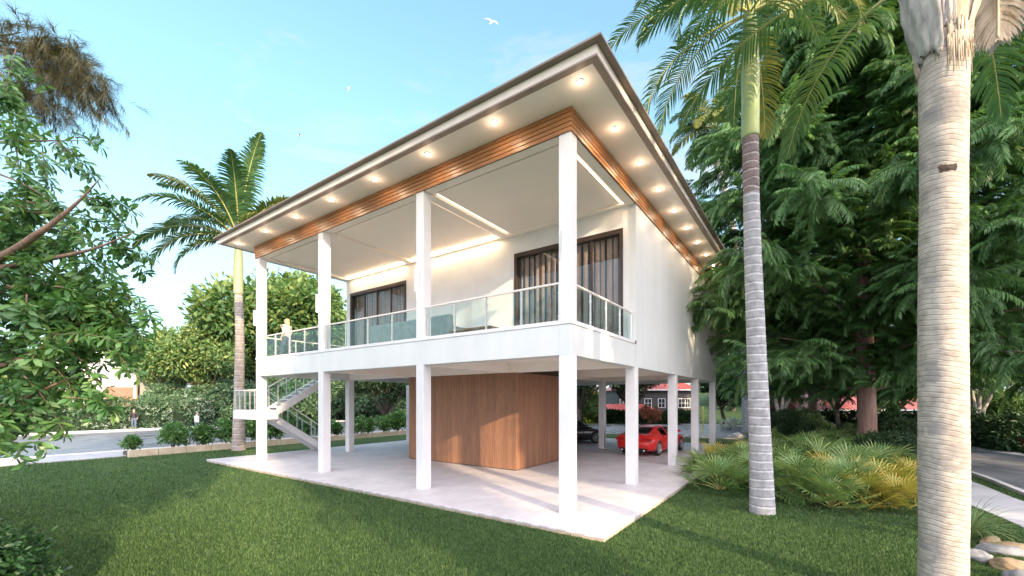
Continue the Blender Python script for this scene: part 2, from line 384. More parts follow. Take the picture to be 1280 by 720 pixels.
# ------------------------------------------------------------------ trees
def broad_tree_meshes(seed, H, R, th, leafmat_, L=.26, W=.13, nl=9, ncl=2000, per=13, zsq=.75, trunk_r=.28, bark='bark', name='tree'):
    g = np.random.default_rng(seed)
    root = empty(name)
    b = MB(); top = np.array([g.normal()*.3, g.normal()*.3, th])
    P = [np.array([0,0,-.3]), np.array([g.normal()*.05, g.normal()*.05, th*.35]), top*np.array([.6,.6,.7]), top]
    b.tube(P, [trunk_r*1.35, trunk_r, trunk_r*.85, trunk_r*.7], 10)
    lobes = []; crown_c = np.array([0,0,th+(H-th)*.48])
    for i in range(nl):
        a = 2*PI*i/nl+g.uniform(-.4,.4); el = g.uniform(-.35,1.0)
        q = g.uniform(.45,.75)
        c = crown_c+np.array([math.cos(a)*math.cos(el)*R*q, math.sin(a)*math.cos(el)*R*q, math.sin(el)*(H-th)*.5*q*1.1])
        rr = R*g.uniform(.30,.48); lobes.append((c, (rr, rr, rr*zsq)))
        mid = (top+c)/2+g.normal(size=3)*.2*R*.3
        b.tube([top*.9, mid, c, c+(c-mid)*.4], [trunk_r*.5, trunk_r*.32, trunk_r*.16, .02], 6)
        for j in range(3):
            e = c+g.normal(size=3)*rr*.6; b.tube([mid*.4+c*.6, (c+e)/2+g.normal(size=3)*.1, e], [trunk_r*.14, trunk_r*.09, .012], 5)
    lobes.append((crown_c, (R*.5, R*.5, (H-th)*.36)))
    lobes.append((crown_c+np.array([0,0,(H-th)*.32]), (R*.38,R*.38,(H-th)*.2)))
    b.build('trunk', M[bark], root)
    p, d = shell_points(lobes, ncl, g, .28)
    keep = g.random(ncl) < .93; p = p[keep]; d = d[keep]
    d2 = d+g.normal(size=d.shape)*.5+np.array([0,0,-.05])
    tp = [cluster(per, L*1.6, L, W, seed*7+k) for k in range(3)]
    parts = []; ch = g.integers(0,3,len(p))
    for k in range(3):
        s = ch == k; n = s.sum()
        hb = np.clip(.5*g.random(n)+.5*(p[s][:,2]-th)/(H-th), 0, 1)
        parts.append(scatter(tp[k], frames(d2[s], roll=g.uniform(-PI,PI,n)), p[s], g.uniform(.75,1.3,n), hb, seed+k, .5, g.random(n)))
    V, Fc, r = merge(*parts)
    npmesh('crown', V, Fc, M[leafmat_], root, r)
    return root

def put(root, x, y, z=LAWN, rz=0., s=1., label=None, cat='tree', group=None, first=False, mat=None):
    o = root if first else copy_tree(root)
    o.location = (x,y,z); o.rotation_euler = (0,0,rz); o.scale = (s,s,s)
    tag(o, label, cat, group)
    if mat:
        for c in o.children:
            if c.name.startswith('crown'):
                c.material_slots[0].link = 'OBJECT'; c.material_slots[0].material = M[mat]
    return o


# ================================================================== SETTING
def struct(o): o['kind'] = 'structure'; return o
A_ = np.array((-0.8178, 0.5755)); B_ = np.array((0.5755, 0.8178)); O_ = np.array((1.2835, 9.29))
def hw(a, b):
    p = O_+A_*a+B_*b; return (float(p[0]), float(p[1]))
HROT = math.atan2(B_[1], B_[0])

b = MB(); n = 60
g0 = 420.0
V = []; Fc = []
for j in range(n+1):
    for i in range(n+1):
        x = -g0+2*g0*i/n; y = -g0*.5+1.5*g0*j/n
        V.append((x, y, LAWN))
for j in range(n):
    for i in range(n): Fc.append((j*(n+1)+i, j*(n+1)+i+1, (j+1)*(n+1)+i+1, (j+1)*(n+1)+i))
b.add(V, Fc); struct(b.build('lawn', M['lawn'], recalc=False))
# grassy bank rising beyond the road on the right
b = MB(); V = []; Fc = []
for j in range(13):
    for i in range(13):
        x = 16+i*3.0; y = 50+j*4.0; u = math.sin(PI*i/12)*min(1, j/4)
        V.append((x, y, LAWN-.02+3.6*u*(1-.3*math.cos(i*1.3))*min(1,(j/5)**1.2)))
for j in range(12):
    for i in range(12): Fc.append((j*13+i, j*13+i+1, (j+1)*13+i+1, (j+1)*13+i))
b.add(V, Fc, True); struct(b.build('grassy_bank', M['lawn'], recalc=False))

# patio under and round the house
def hb(name, x0, x1, y0, y1, z0, z1, mat, parent, bevel=0):
    b = MB().box(x0, x1, y0, y1, z0, z1); return b.build(name, mat, parent, bevel)
pt = empty('patio', (O_[0], O_[1], 0), HROT); struct(pt)
hb('paving', -1.0, 18.6, -1.2, 16.8, -.045, 0.0, M['paver'], pt, .006)
hb('edging', -.985, 18.585, -1.185, 16.785, -.2, -.055, M['sandstone'], pt)
# left street (runs along the house's depth)
def strip_ab(name, a0, a1, b0, b1, z0, z1, mat, bevel=0):
    poly = [hw(a0,b0), hw(a1,b0), hw(a1,b1), hw(a0,b1)]
    mb = MB()
    if z0 is None: mb.sheet(poly, z1)
    else: mb.prism(poly, z0, z1)
    return struct(mb.build(name, mat, None, bevel, recalc=z0 is not None))
strip_ab('road', 24.6, 43.4, -60, 120, None, LAWN+.008, M['road'])
strip_ab('pavement', 21.9, 24.3, -60, 0.2, -.3, LAWN+.05, M['sidewalk'], .01)
strip_ab('kerb', 24.3, 24.6, -60, 120, -.3, LAWN+.09, M['kerb'], .015)
strip_ab('far_kerb', 43.4, 44.3, -60, 120, -.3, LAWN+.15, M['kerb'], .015)
# right street curving round behind the house
near = [(7.5,2.0),(11.2,7.3),(14.34,11.9),(16.4,15.2),(18.3,19.6),(18.4,24.2),(16.2,28.0),(12.6,30.4),(6,34.6),(-8,44.5)]
far = [(20.5,6.0),(21.6,11.5),(22.4,16.5),(23.2,19.4),(24.6,24.0),(26.0,30.0),(25.6,37.0),(22.0,43.5),(12,50.5),(-4,61.5)]
def smooth(P, k=5):
    P = np.array(P, float); out = []
    for i in range(len(P)-1):
        p0 = P[max(i-1,0)]; p1 = P[i]; p2 = P[i+1]; p3 = P[min(i+2,len(P)-1)]
        for t in np.linspace(0, 1, k, endpoint=False):
            out.append(.5*((2*p1)+(-p0+p2)*t+(2*p0-5*p1+4*p2-p3)*t*t+(-p0+3*p1-3*p2+p3)*t**3))
    out.append(P[-1]); return np.array(out)
near_s, far_s = smooth(near), smooth(far)
def ribbon(name, P, Q, z0, z1, mat):
    n = len(P); mb = MB()
    if z0 is None:
        mb.add([(p[0],p[1],z1) for p in P]+[(p[0],p[1],z1) for p in Q], [(i,i+1,n+i+1,n+i) for i in range(n-1)])
    else:
        V = [(p[0],p[1],z1) for p in P]+[(p[0],p[1],z1) for p in Q]+[(p[0],p[1],z0) for p in P]+[(p[0],p[1],z0) for p in Q]
        Fc = []
        for i in range(n-1): Fc += [(i,i+1,n+i+1,n+i),(i,2*n+i,2*n+i+1,i+1),(n+i,n+i+1,3*n+i+1,3*n+i)]
        mb.add(V, Fc)
    return struct(mb.build(name, mat))
def offset(P, d):
    T = np.gradient(P, axis=0); T /= np.linalg.norm(T, axis=1, keepdims=True)
    return P+np.stack([T[:,1], -T[:,0]], 1)*d
ribbon('road', near_s, far_s, None, LAWN+.012, M['road'])
ribbon('kerb', offset(near_s,-.16), near_s, -.3, LAWN+.10, M['kerb'])
ribbon('far_kerb', far_s, offset(far_s,.9), -.3, LAWN+.12, M['kerb'])
side_in = smooth([(4.2,-1.0),(7.6,4.6),(10.2,8.3),(11.6,11.0),(12.7,12.6),(13.6,14.4)])
side_out = smooth([(6.2,-1.4),(9.6,4.4),(12.2,8.6),(13.1,10.9),(14.3,12.9),(15.2,14.6)])
ribbon('sidewalk', side_in, side_out, -.3, LAWN+.03, M['sidewalk'])

# near lawn blades (uncountable: one object)
def inside(P, poly):
    x, y = P[:,0], P[:,1]; r = np.zeros(len(P), bool); n = len(poly); j = n-1
    for i in range(n):
        xi, yi = poly[i]; xj, yj = poly[j]
        c = ((yi > y) != (yj > y)) & (x < (xj-xi)*(y-yi)/((yj-yi)+1e-12)+xi); r ^= c; j = i
    return r
g = np.random.default_rng(3); NB = 620000
D = 4.6/(1-g.random(NB)*(1-4.6/23.0))          # density falls with distance
X = (g.random(NB)*2-1)*(D*1.35)
P = np.stack([X, D], 1)
bad = inside(P, [hw(-1.2,-1.0), hw(16.8,-1.0), hw(16.8,19), hw(-1.2,19)])
ab = np.stack([(P-O_)@A_, (P-O_)@B_], 1); bad |= (ab[:,0] > 21.85)
bad |= inside(P, np.concatenate([side_in, side_out[::-1]])) | inside(P, np.concatenate([offset(near_s,-.2), far_s[::-1]]))
P = P[~bad]; n = len(P); D = P[:,1]
hgt = g.uniform(.02,.048,n)*(1+.02*D); wd = g.uniform(.003,.006,n)*(.8+.12*D)
yaw = g.uniform(0,2*PI,n); lean = g.uniform(0,.8,n)*hgt; la = g.uniform(0,2*PI,n)
bx = np.cos(yaw)*wd; by = np.sin(yaw)*wd
V = np.zeros((n,3,3)); V[:,0,0] = P[:,0]-bx; V[:,0,1] = P[:,1]-by; V[:,1,0] = P[:,0]+bx; V[:,1,1] = P[:,1]+by
V[:,2,0] = P[:,0]+np.cos(la)*lean; V[:,2,1] = P[:,1]+np.sin(la)*lean; V[:,:2,2] = LAWN-.005; V[:,2,2] = LAWN+hgt
r = np.repeat(g.random(n), 3)
o = npmesh('lawn_grass', V.reshape(-1,3), np.arange(3*n).reshape(-1,3), M['L_grass'], None, r)
tag(o, 'short green lawn grass around the paved patio', 'grass', kind='stuff')

# ================================================================== HOUSE  (local x = depth b, local y = along the front a)
H = empty('stilt_house', (O_[0], O_[1], 0), HROT)
tag(H, 'white two storey house raised on square columns with timber trimmed flat eaves', 'house')
LA, LB = 14.57, 17.27           # front length, depth
acol = [0, 4.61, 9.63, 14.27]; bcol = [0, 4.14, 8.76, 12.69, 16.97]
W3 = .30
for j, a in enumerate(acol):
    for i, bb in enumerate(bcol):
        if j in (1, 2) and i in (1,2): continue       # inside the timber clad room or at its corner
        hb('column', bb, bb+W3, a, a+W3, -.02, 3.515, M['white'], H, .012)
for a in acol:
    hb('column', .0, W3, a, a+W3, 4.285, 8.41, M['white'], H, .012)
# floor structure
s = MB()
s.box(0, 4.2, 0, W3, 3.51, 4.19); s.box(.0, W3, W3, LA, 3.51, 4.19)          # right (front part) and front beam
s.box(W3, LB, LA-W3, LA, 3.51, 4.19); s.box(LB-W3, LB, W3, LA-W3, 3.51, 4.19)
s.build('edge_beam', M['wall'], H, .01)
s = MB()
for a in acol[1:3]: s.box(W3+.002, LB-W3-.002, a, a+W3, 3.515, 3.9)
for bb in bcol[1:4]:
    for j in range(3): s.box(bb, bb+W3, acol[j]+W3+.002, acol[j+1]-.002, 3.518, 3.9)
s.build('ceiling_beam', M['ceil'], H, .01)
hb('floor_slab', W3+.001, LB-W3-.001, W3+.001, LA-W3-.001, 3.86, 4.195, M['ceil'], H)
lip = MB(); lip.box(-.018, .32, -.018, LA+.018, 4.192, 4.285); lip.box(.321, 4.2, -.018, .30, 4.192, 4.285); lip.box(.321, 4.2, LA-.30, LA+.018, 4.192, 4.285)
lip.build('balcony_kerb', M['white'], H, .008)
hb('balcony_floor', .322, 4.2, .302, LA-.302, 4.198, 4.215, M['concrete'], H)
# upper walls
T = .2
wl = MB()
dr = [(.39,4.42),(10.16,14.24)]; dtop = 7.76
for y0, y1 in ((T,.39),(4.42,10.16),(14.24,LA-T)): wl.box(4.2, 4.2+T, y0, y1, 4.2, 8.88)
for y0, y1 in dr: wl.box(4.2, 4.2+T, y0, y1, dtop, 8.88)
wl.build('front_wall', M['ceil'] if False else M['white'], H)
hb('side_wall', 4.2, LB, 0, T, 3.51, 8.885, M['wall'], H)
hb('side_wall', 4.2, LB, LA-T, LA, 4.196, 8.885, M['wall'], H)
hb('back_wall', LB-T, LB, T, LA-T, 4.197, 8.885, M['wall'], H)
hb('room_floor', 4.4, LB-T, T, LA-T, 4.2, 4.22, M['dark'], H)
# balcony ceiling with recessed panels and lit coves
c = MB()
for a in acol: c.box(W3, 4.2, a, a+W3, 8.405, 8.60)
c.box(0, W3, 0, LA, 8.412, 8.60)
for j in range(3): c.box(4.02, 4.2, acol[j]+W3, acol[j+1], 8.407, 8.60)
cb = c.build('balcony_ceiling', M['ceil'], H)
for j in range(3):
    y0, y1 = acol[j]+W3, acol[j+1]
    p = MB().box(W3+.12, 4.02, y0+.12, y1-.12, 8.455, 8.60)
    p.box(W3, W3+.12, y0, y1, 8.50, 8.60); p.box(W3+.12, 4.02, y0, y0+.12, 8.50, 8.60); p.box(W3+.12, 4.02, y1-.12, y1, 8.50, 8.60)
    p.build('ceiling_panel', M['ceil'], H)
def led(x0,x1,y0,y1,z0=8.478,z1=8.49,m='led'):
    hb('light_strip', x0,x1,y0,y1,z0,z1, M[m], H)
led(3.90, 3.98, 5.05, 9.5, 8.40, 8.412); led(3.90, 3.98, 10.1, 14.1, 8.40, 8.412)
for a in (acol[1]-.06, acol[1]+W3+.02, acol[2]+W3+.02): led(.5, 3.98, a, a+.02, m='led2')
led(.5, 3.98, acol[0]+W3+.02, acol[0]+W3+.045, m='led'); 
# timber band of five boards
wb = MB(); bk = MB()
def ring(mb, off, th, z0, z1):
    mb.box(-off, -off+th, -off, LA+off, z0, z1); mb.box(-off+th+.001, LB+off, -off, -off+th, z0, z1)
    mb.box(-off+th+.001, LB+off, LA+off-th, LA+off, z0, z1)
zs = [8.385, 8.485, 8.585, 8.69, 8.795, 8.897]
for k in range(5): ring(wb, .035+.004*k, .03, zs[k]+.006, zs[k+1]-.006)
wb.build('timber_band', M['slat'], H, .003)
ring(bk, .004, .02, 8.392, 8.896); bk.build('timber_backing', M['gap'], H)
# roof
R = MB().box(-.90, LB+.9, -.95, LA+.82, 8.90, 8.96).build('roof', M['soffit'], H)
def frame_ring(mb, xo0, xo1, z0, z1, z0i=None):
    """rectangular ring from inner offset xo0 to outer offset xo1 round the roof"""
    X0, X1, Y0, Y1 = -.86, LB+.86, -.90, LA+.80
    i, o = xo0, xo1
    V = []; zi = z0 if z0i is None else z0i
    for q, z in ((i,zi),(o,z0),(o,z1),(i,z1)):
        V += [(X0-q,Y0-q,z),(X1+q,Y0-q,z),(X1+q,Y1+q,z),(X0-q,Y1+q,z)]
    Fc = []
    for k in range(4):
        for c_ in range(4): Fc.append((k*4+c_, k*4+(c_+1)%4, ((k+1)%4)*4+(c_+1)%4, ((k+1)%4)*4+c_))
    mb.add(V, Fc)
frame_ring(t := MB(), 0, .15, 8.893, 8.925); t.build('soffit_trim', M['trim'], R)
frame_ring(t := MB(), .03, .155, 8.926, 9.098); t.build('fascia', M['cream'], R)
frame_ring(t := MB(), .06, .30, 9.10, 9.14, 9.10); t.build('roof_edge', M['roofmetal'], R)
rt = MB(); X0, X1, Y0, Y1 = -1.15, LB+1.15, -1.19, LA+1.09; q = 7.5
rt.add([(X0,Y0,9.141),(X1,Y0,9.141),(X1,Y1,9.141),(X0,Y1,9.141),(X0+q,Y0+q,9.9),(X1-q,Y0+q,9.9),(X1-q,Y1-q,9.9),(X0+q,Y1-q,9.9)],
       [(0,3,2,1),(0,1,5,4),(1,2,6,5),(2,3,7,6),(3,0,4,7),(4,5,6,7)]); rt.build('roof_top', M['roofmetal'], R)
def downlight(x, y):
    n = 24
    r = MB()
    V = []; Fc = []
    for (rr, z) in ((.062,8.872),(.09,8.878),(.095,8.8995)):
        V += [(x+rr*math.cos(2*PI*k/n), y+rr*math.sin(2*PI*k/n), z) for k in range(n)]
    for q_ in range(2):
        for k in range(n): Fc.append((q_*n+k, q_*n+(k+1)%n, (q_+1)*n+(k+1)%n, (q_+1)*n+k))
    r.add(V, Fc, True); ro = r.build('downlight', M['lampbody'], R)
    l = MB(); l.add([(x+.060*math.cos(2*PI*k/n), y+.060*math.sin(2*PI*k/n), 8.876) for k in range(n)]+[(x,y,8.868)], [(k,(k+1)%n,n) for k in range(n)], True)
    l.build('downlight_lens', M['lamp'], R)
    pl_ = bpy.data.lights.new('downlight_glow', 'POINT'); pl_.energy = .85; pl_.color = (1.0,.70,.46); pl_.shadow_soft_size = .03
    po = bpy.data.objects.new('downlight_glow', pl_); col.objects.link(po); po.parent = R; po.location = (x,y,8.74)
for k in range(8): downlight(-.58, -.51+2.17*k if k < 7 else 14.75)
for k in range(1, 10): downlight(-.52+1.755*k, -.53)
for k in range(1, 6): downlight(-.5+3.2*k, LA+.42)
# wall lanterns on the columns
for a in acol:
    y = a+.15+(.05 if a else -.02)
    p = MB(); n = 16; z0, z1 = 5.62, 6.22
    pts = [(-.13+.07*math.cos(t_)*-1*1.0, y+.075*math.sin(t_)) for t_ in np.linspace(-PI/2, PI/2, 9)]
    pts = [(-.0, y+.075)]+[( -.07-.075*math.cos(t_), y+.075*math.sin(t_)) for t_ in np.linspace(PI/2, -PI/2, 9)]+[(-.0, y-.075)]
    p.prism(pts, z0, z1); sc = p.build('wall_light', M['lampbody'], H, .006)
    l = MB().prism([(x_*.8-.006, y+(y_-y)*.8) for x_, y_ in pts], z0-.006, z0+.002); l.build('light_lens', M['lampsoft'], sc)
# sliding doors
for (y0, y1), nm in zip(dr, (2, 4)):
    fr = MB(); z0, z1 = 4.225, dtop
    fr.box(4.17, 4.39, y0, y0+.11, z0, z1); fr.box(4.17, 4.39, y1-.11, y1, z0, z1); fr.box(4.17, 4.39, y0+.11, y1-.11, z1-.15, z1); fr.box(4.17, 4.39, y0+.11, y1-.11, z0, z0+.06)
    w = (y1-y0-.22)/nm if nm == 4 else (y1-y0-.22)/4
    for k in range(1, 4): fr.box(4.20+.03*(k%2), 4.25+.03*(k%2), y0+.11+w*k-.035, y0+.11+w*k+.035, z0+.06, z1-.15)
    dd = fr.build('sliding_door', M['frame'], H, .004)
    hb('door_glass', 4.262, 4.268, y0+.11, y1-.11, z0+.06, z1-.15, M['doorglass'], dd)
    V = []; Fc = []; gq = np.random.default_rng(int(y0*10)); yy = y0+.12
    while yy < y1-.13:
        wf = min(gq.uniform(.11,.20), y1-.12-yy); dpt = gq.uniform(.05,.09); o_ = len(V)
        for k in range(9):
            u = k/8; x = 4.47+.02*gq.random()*0-dpt*math.sin(PI*u)+.06; V += [(x, yy+wf*u, z0), (x-.003, yy+wf*u, z1-.02)]
        for k in range(8): Fc.append((o_+2*k,o_+2*k+2,o_+2*k+3,o_+2*k+1))
        yy += wf+gq.uniform(.015,.085)
    MB().add(V, Fc, True).build('curtain', M['curtain'], dd, recalc=False)
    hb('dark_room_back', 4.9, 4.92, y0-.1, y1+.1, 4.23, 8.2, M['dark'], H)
# balcony railings
def railing(p0, p1, nposts, z0=4.287, h=.86, x_thick=True, glass=True, parent=None, name='balcony_railing'):
    p0 = Vector((p0[0], p0[1], z0 if len(p0) < 3 else p0[2])); p1 = Vector((p1[0], p1[1], z0 if len(p1) < 3 else p1[2]))
    d = (p1-p0); L = d.length; u = d.normalized(); hor = Vector((u.x,u.y,0)).normalized(); s_ = Vector((-hor.y, hor.x, 0))
    def bar(a_, b_, w, t_, mb):
        c_ = (b_-a_).normalized(); up = s_.cross(c_).normalized()
        V = []
        for q in (a_, b_):
            for e, f in ((-1,-1),(1,-1),(1,1),(-1,1)): V.append(q+s_*w*e/2+up*t_*f/2)
        mb.add(V, [(0,1,2,3),(7,6,5,4),(0,4,5,1),(1,5,6,2),(2,6,7,3),(3,7,4,0)])
    hr = MB(); bar(p0+Vector((0,0,h)), p1+Vector((0,0,h)), .055, .045, hr)
    ro = hr.build(name, M['rail'], parent or H, .004)
    for k in range(nposts):
        q = p0+d*((k+.0)/(nposts-1)) if nposts > 1 else p0
        q = q+u*(.045 if k == 0 else (-.045 if k == nposts-1 else 0))
        b_ = MB(); b_.box(q.x-.021, q.x+.021, q.y-.021, q.y+.021, q.z-.001, q.z+h-.022)
        for zz in (.10, .62): b_.box(q.x-.03, q.x+.03, q.y-.03, q.y+.03, q.z+zz, q.z+zz+.045)
        b_.build('post', M['steel'], ro, .003)
    if glass:
        for k in range(nposts-1):
            a_ = p0+d*(k/(nposts-1))+u*.05; c_ = p0+d*((k+1)/(nposts-1))-u*.05
            g_ = MB(); o_ = s_*.006
            V = [a_-o_+Vector((0,0,.04)), c_-o_+Vector((0,0,.04)), c_-o_+Vector((0,0,h-.06)), a_-o_+Vector((0,0,h-.06))]
            V += [v+2*o_ for v in V]
            g_.add(V, [(0,1,2,3),(7,6,5,4),(0,4,5,1),(1,5,6,2),(2,6,7,3),(3,7,4,0)]); g_.build('glass_panel', M['glass'], ro)
    return ro
for j in range(3): railing((.12, acol[j]+W3), (.12, acol[j+1]), 5)
railing((W3, .12), (4.195, .12), 5)
railing((W3, LA-.14), (4.195, LA-.14), 4, glass=False)
hb('rail_foot', 4.08, 4.19, -.03, .0, 4.20, 4.29, M['maroon'], H, .004)
# timber clad room below
cx0, cx1, cy0, cy1 = 4.17, 8.75, 4.33, 9.97
core = hb('timber_clad_room', cx0+.03, cx1-.03, cy0+.03, cy1-.03, 0.0, 3.85, M['gap'], H)
bt = MB(); p_ = .088
k = cy0
while k < cy1-.02:
    bt.box(cx0, cx0+.028, k+.006, min(k+p_,cy1)-.006, .03, 3.516); bt.box(cx1-.028, cx1, k+.006, min(k+p_,cy1)-.006, .03, 3.516); k += p_
k = cx0+.03
while k < cx1-.04:
    bt.box(k+.006, min(k+p_,cx1)-.006, cy0, cy0+.028, .03, 3.516); bt.box(k+.006, min(k+p_,cx1)-.006, cy1-.028, cy1, .03, 3.516); k += p_
bt.build('vertical_battens', M['batten'], H)
# grey block wall behind
hb('blockwork_wall', 9.9, 10.15, 11.0, 16.75, -.02, 3.50, M['block'], H)
hb('blockwork_wall', 10.152, 14.0, 16.5, 16.75, -.02, 3.50, M['block'], H)
# outside stair on the left flank: local y 14.8..17.3
S = MB().box(.03, 1.0, 14.75, 16.8, 1.70, 2.10).build('staircase', M['white'], H, .008)
def flight(x0, z0, x1, z1, y0, y1, steps, thick=.34):
    st = MB()
    for yy in (y0, y1-.12):
        st.add([(x0,yy,z0-thick*.62),(x1,yy,z1-thick*.62),(x1,yy,z1+thick*.38),(x0,yy,z0+thick*.38),
                (x0,yy+.12,z0-thick*.62),(x1,yy+.12,z1-thick*.62),(x1,yy+.12,z1+thick*.38),(x0,yy+.12,z0+thick*.38)],
               [(0,1,2,3),(7,6,5,4),(0,4,5,1),(1,5,6,2),(2,6,7,3),(3,7,4,0)])
    st.build('stringer', M['white'], S, .005)
    for k in range(steps):
        f = (k+.5)/steps; x = x0+(x1-x0)*f; z = z0+(z1-z0)*f; w = abs(x1-x0)/steps*.5+.02
        hb('tread', x-w, x+w, y0+.121, y1-.121, z+.03, z+.075, M['white'], S)
flight(.98, 2.08, 4.35, 4.16, 14.78, 15.72, 12)
flight(.98, 2.02, 3.95, .02, 15.84, 16.78, 12)
hb('top_landing', 4.36, 5.6, 14.58, 15.74, 3.95, 4.19, M['white'], S)
for args in (((.08,14.80),(.08,16.75),5),((.08,16.75),(.95,16.75),3)):
    railing(args[0], args[1], args[2], z0=2.10, parent=H, name='stair_railing')
railing((1.0,14.84,2.25),(4.30,14.84,4.30),5, parent=H, name='stair_railing')
railing((1.0,15.68,2.25),(4.30,15.68,4.30),5, parent=H, name='stair_railing')
railing((1.0,15.88,2.15),(3.85,15.88,.2),5, parent=H, name='stair_railing')
railing((1.0,16.73,2.15),(3.85,16.73,.2),5, parent=H, name='stair_railing')
railing((5.55,15.68,4.19),(4.36,15.68,4.19),2, parent=H, name='stair_railing')

# ================================================================== PLANTS
# ---- palms
def frond_mesh(L, az, el, curl, npair=46, lw=.026, ll=.62, seed=0, base=(0,0,0), bare=.16, droop=.55, twist=0.):
    """one feather leaf: rachis bending down, leaflets on both sides; returns (rachis MB args, V,F,r)"""
    g = np.random.default_rng(seed); n = 22
    P = [np.array(base, float)]; e = el; ds = L/n; h = np.array([math.cos(az), math.sin(az), 0.])
    side = np.array([-math.sin(az), math.cos(az), 0.])
    T = []
    for i in range(n+1):
        u = i/n; e = el-curl*(u**1.5); t = h*math.cos(e)+np.array([0,0,math.sin(e)])+side*twist*u; t /= np.linalg.norm(t); T.append(t)
        P.append(P[-1]+t*ds)
    P = np.array(P[:-1]); T = np.array(T)
    parts = []
    for k in range(npair):
        u = bare+(1-bare)*(k+.5)/npair; x = u*n; i = int(min(x, n-1)); f = x-i
        p = P[i]*(1-f)+P[i+1 if i+1 <= n else n]*f if i+1 < len(P) else P[i]
        t = T[i]; s_ = np.cross(t, [0,0,1.]); s_ = s_/(np.linalg.norm(s_)+1e-6); up = np.cross(s_, t)
        ln = ll*(math.sin(PI*min(1,(u-bare)/(1-bare)*.86+.14))**.6)*g.uniform(.88,1.08)
        for sd_ in (-1, 1):
            fw = .35+1.0*u**1.5
            d = s_*sd_*math.cos(fw*.8)+t*math.sin(fw*.8)+up*(.32-.1*u)*g.uniform(.4,1.4)+g.normal(size=3)*.05; d /= np.linalg.norm(d)
            q1 = p+d*ln*.4+np.array([0,0,-1.])*ln*.03*droop; d2 = d+np.array([0,0,-1.])*droop*.7; d2 /= np.linalg.norm(d2)
            q2 = q1+d2*ln*.35; d3 = d2+np.array([0,0,-1.])*droop*.8; d3 /= np.linalg.norm(d3); q3 = q2+d3*ln*.28
            w_ = np.cross(d, up); nn = np.linalg.norm(w_); w_ = w_/nn if nn > .1 else t
            v, f_ = strip([p, q1, q2, q3], [lw*.35, lw*.5, lw*.4, .001], w_); parts.append((v, f_))
    V, Fc, ids = compose(parts); r = g.random(ids.max()+1)[ids]*.6+g.random()*.4
    return P, V, Fc, r
def add_frond(root, seed, L, az, el, curl, base, mat='L_palm', npair=46, lw=.05, ll=.62, rr=.028, droop=.55, bare=.16, twist=0.):
    P, V, Fc, r = frond_mesh(L, az, el, curl, npair, lw, ll, seed, base, bare, droop, twist)
    o = MB().tube(P, list(np.linspace(rr, .004, len(P))), 6).build('frond', M['rachis'], root)
    npmesh('leaflets', V, Fc, M[mat], o, r)
def trunk_tube(name, pts, radii, mat, root, n=28, pitch=None, amp=.0, sub=14, seed=0):
    P = smooth([(*p,) for p in pts], sub); Rr = np.interp(np.linspace(0,1,len(P)), np.linspace(0,1,len(radii)), radii)
    if pitch:
        m = int(np.linalg.norm(P[-1]-P[0])/pitch*6); idx = np.linspace(0, len(P)-1, m)
        P = np.stack([np.interp(idx, np.arange(len(P)), P[:,k]) for k in range(3)], 1); Rr = np.interp(idx, np.arange(len(Rr)), Rr)
        fr = (P[:,2]/pitch) % 1.0; Rr = Rr*(1+amp*np.where(fr < .18, 1-fr/.18, fr*.4))
        g = np.random.default_rng(seed); Rr *= 1+g.normal(size=len(Rr))*.003
    return MB().tube([tuple(p) for p in P], list(Rr), n).build(name, mat, root)

# palm behind the left end of the house
PX, PY = gp(298.5, 563)[:2]
pl = empty('palm_tree', (PX, PY, LAWN)); tag(pl, 'palm with a feathery crown and yellow crownshaft rising past the left end of the roof', 'palm', 'tall feather palms')
trunk_tube('trunk', [(0,0,-.1),(.02,0,3),(0.05,0,6),(-.02,0,8.2)], [.33,.24,.21,.19], M['ring_left'], pl, 22, .30, .03)
trunk_tube('crownshaft', [(-.02,0,8.18),(-.02,0,9.6),(0,0,11.2)], [.225,.23,.12], M['crownshaft_y'], pl, 20)
k = 0
for az, el, cu, L, mt in ((PI*1.02,.95,1.15,4.6,0),(PI*.93,.6,1.2,4.6,0),(PI*1.08,.3,1.5,4.6,0),(PI*1.15,.05,1.8,4.2,0),(PI*.85,.85,1.4,4.3,0),(2.0,1.25,.6,4.6,0),(1.2,1.42,.35,5.2,0),(-.6,1.3,.7,4.8,0),
        (-.1,.9,1.5,4.0,1),(.3,.6,1.6,4.0,0),(-.6,.4,1.6,3.9,1),(-1.6,.9,1.4,4.2,0),(-2.2,.6,1.6,4.2,0),(-1.1,1.1,1.2,4.2,0),(-2.7,1.0,1.3,4.3,1),(1.6,.8,1.5,4,0),(PI*1.22,-.25,1.5,3.4,0),(0.1,1.45,.5,4.6,0)):
    add_frond(pl, 100+k, L*1.12, az, el+.05, cu*.95, (0,0,11.1), 'L_palmy' if mt else 'L_palm', 60, .085, 1.0, .05, droop=.8); k += 1

# slender ringed palm in front of the feathery tree
PX, PY = gp(953, 641)[:2]
pm = empty('palm_tree', (PX, PY, LAWN)); tag(pm, 'slender palm with evenly ringed pale grey trunk standing on the lawn right of the patio', 'palm', 'tall feather palms')
tx = lambda px, z: (px-CX)/F_*PY-PX
trunk_tube('trunk', [(0,0,-.1),(tx(951,1.6),0,1.2),(tx(946,0),0,3.6),(tx(941,0),0,6.0),(tx(939,0),0,7.4)], [.275,.235,.20,.178,.165], M['ring_mid'], pm, 30, .205, .035, seed=2)
trunk_tube('upper_trunk', [(tx(939,0),0,7.39),(tx(938,0),0,8.7)], [.166,.172], M['ring_up'], pm, 26, .2, .03, seed=4)
trunk_tube('crownshaft', [(tx(938,0),0,8.69),(tx(938,0),0,10.2),(tx(937,0),0,11.7)], [.185,.19,.12], M['crownshaft'], pm, 24)
cx_ = tx(937,0); k = 0
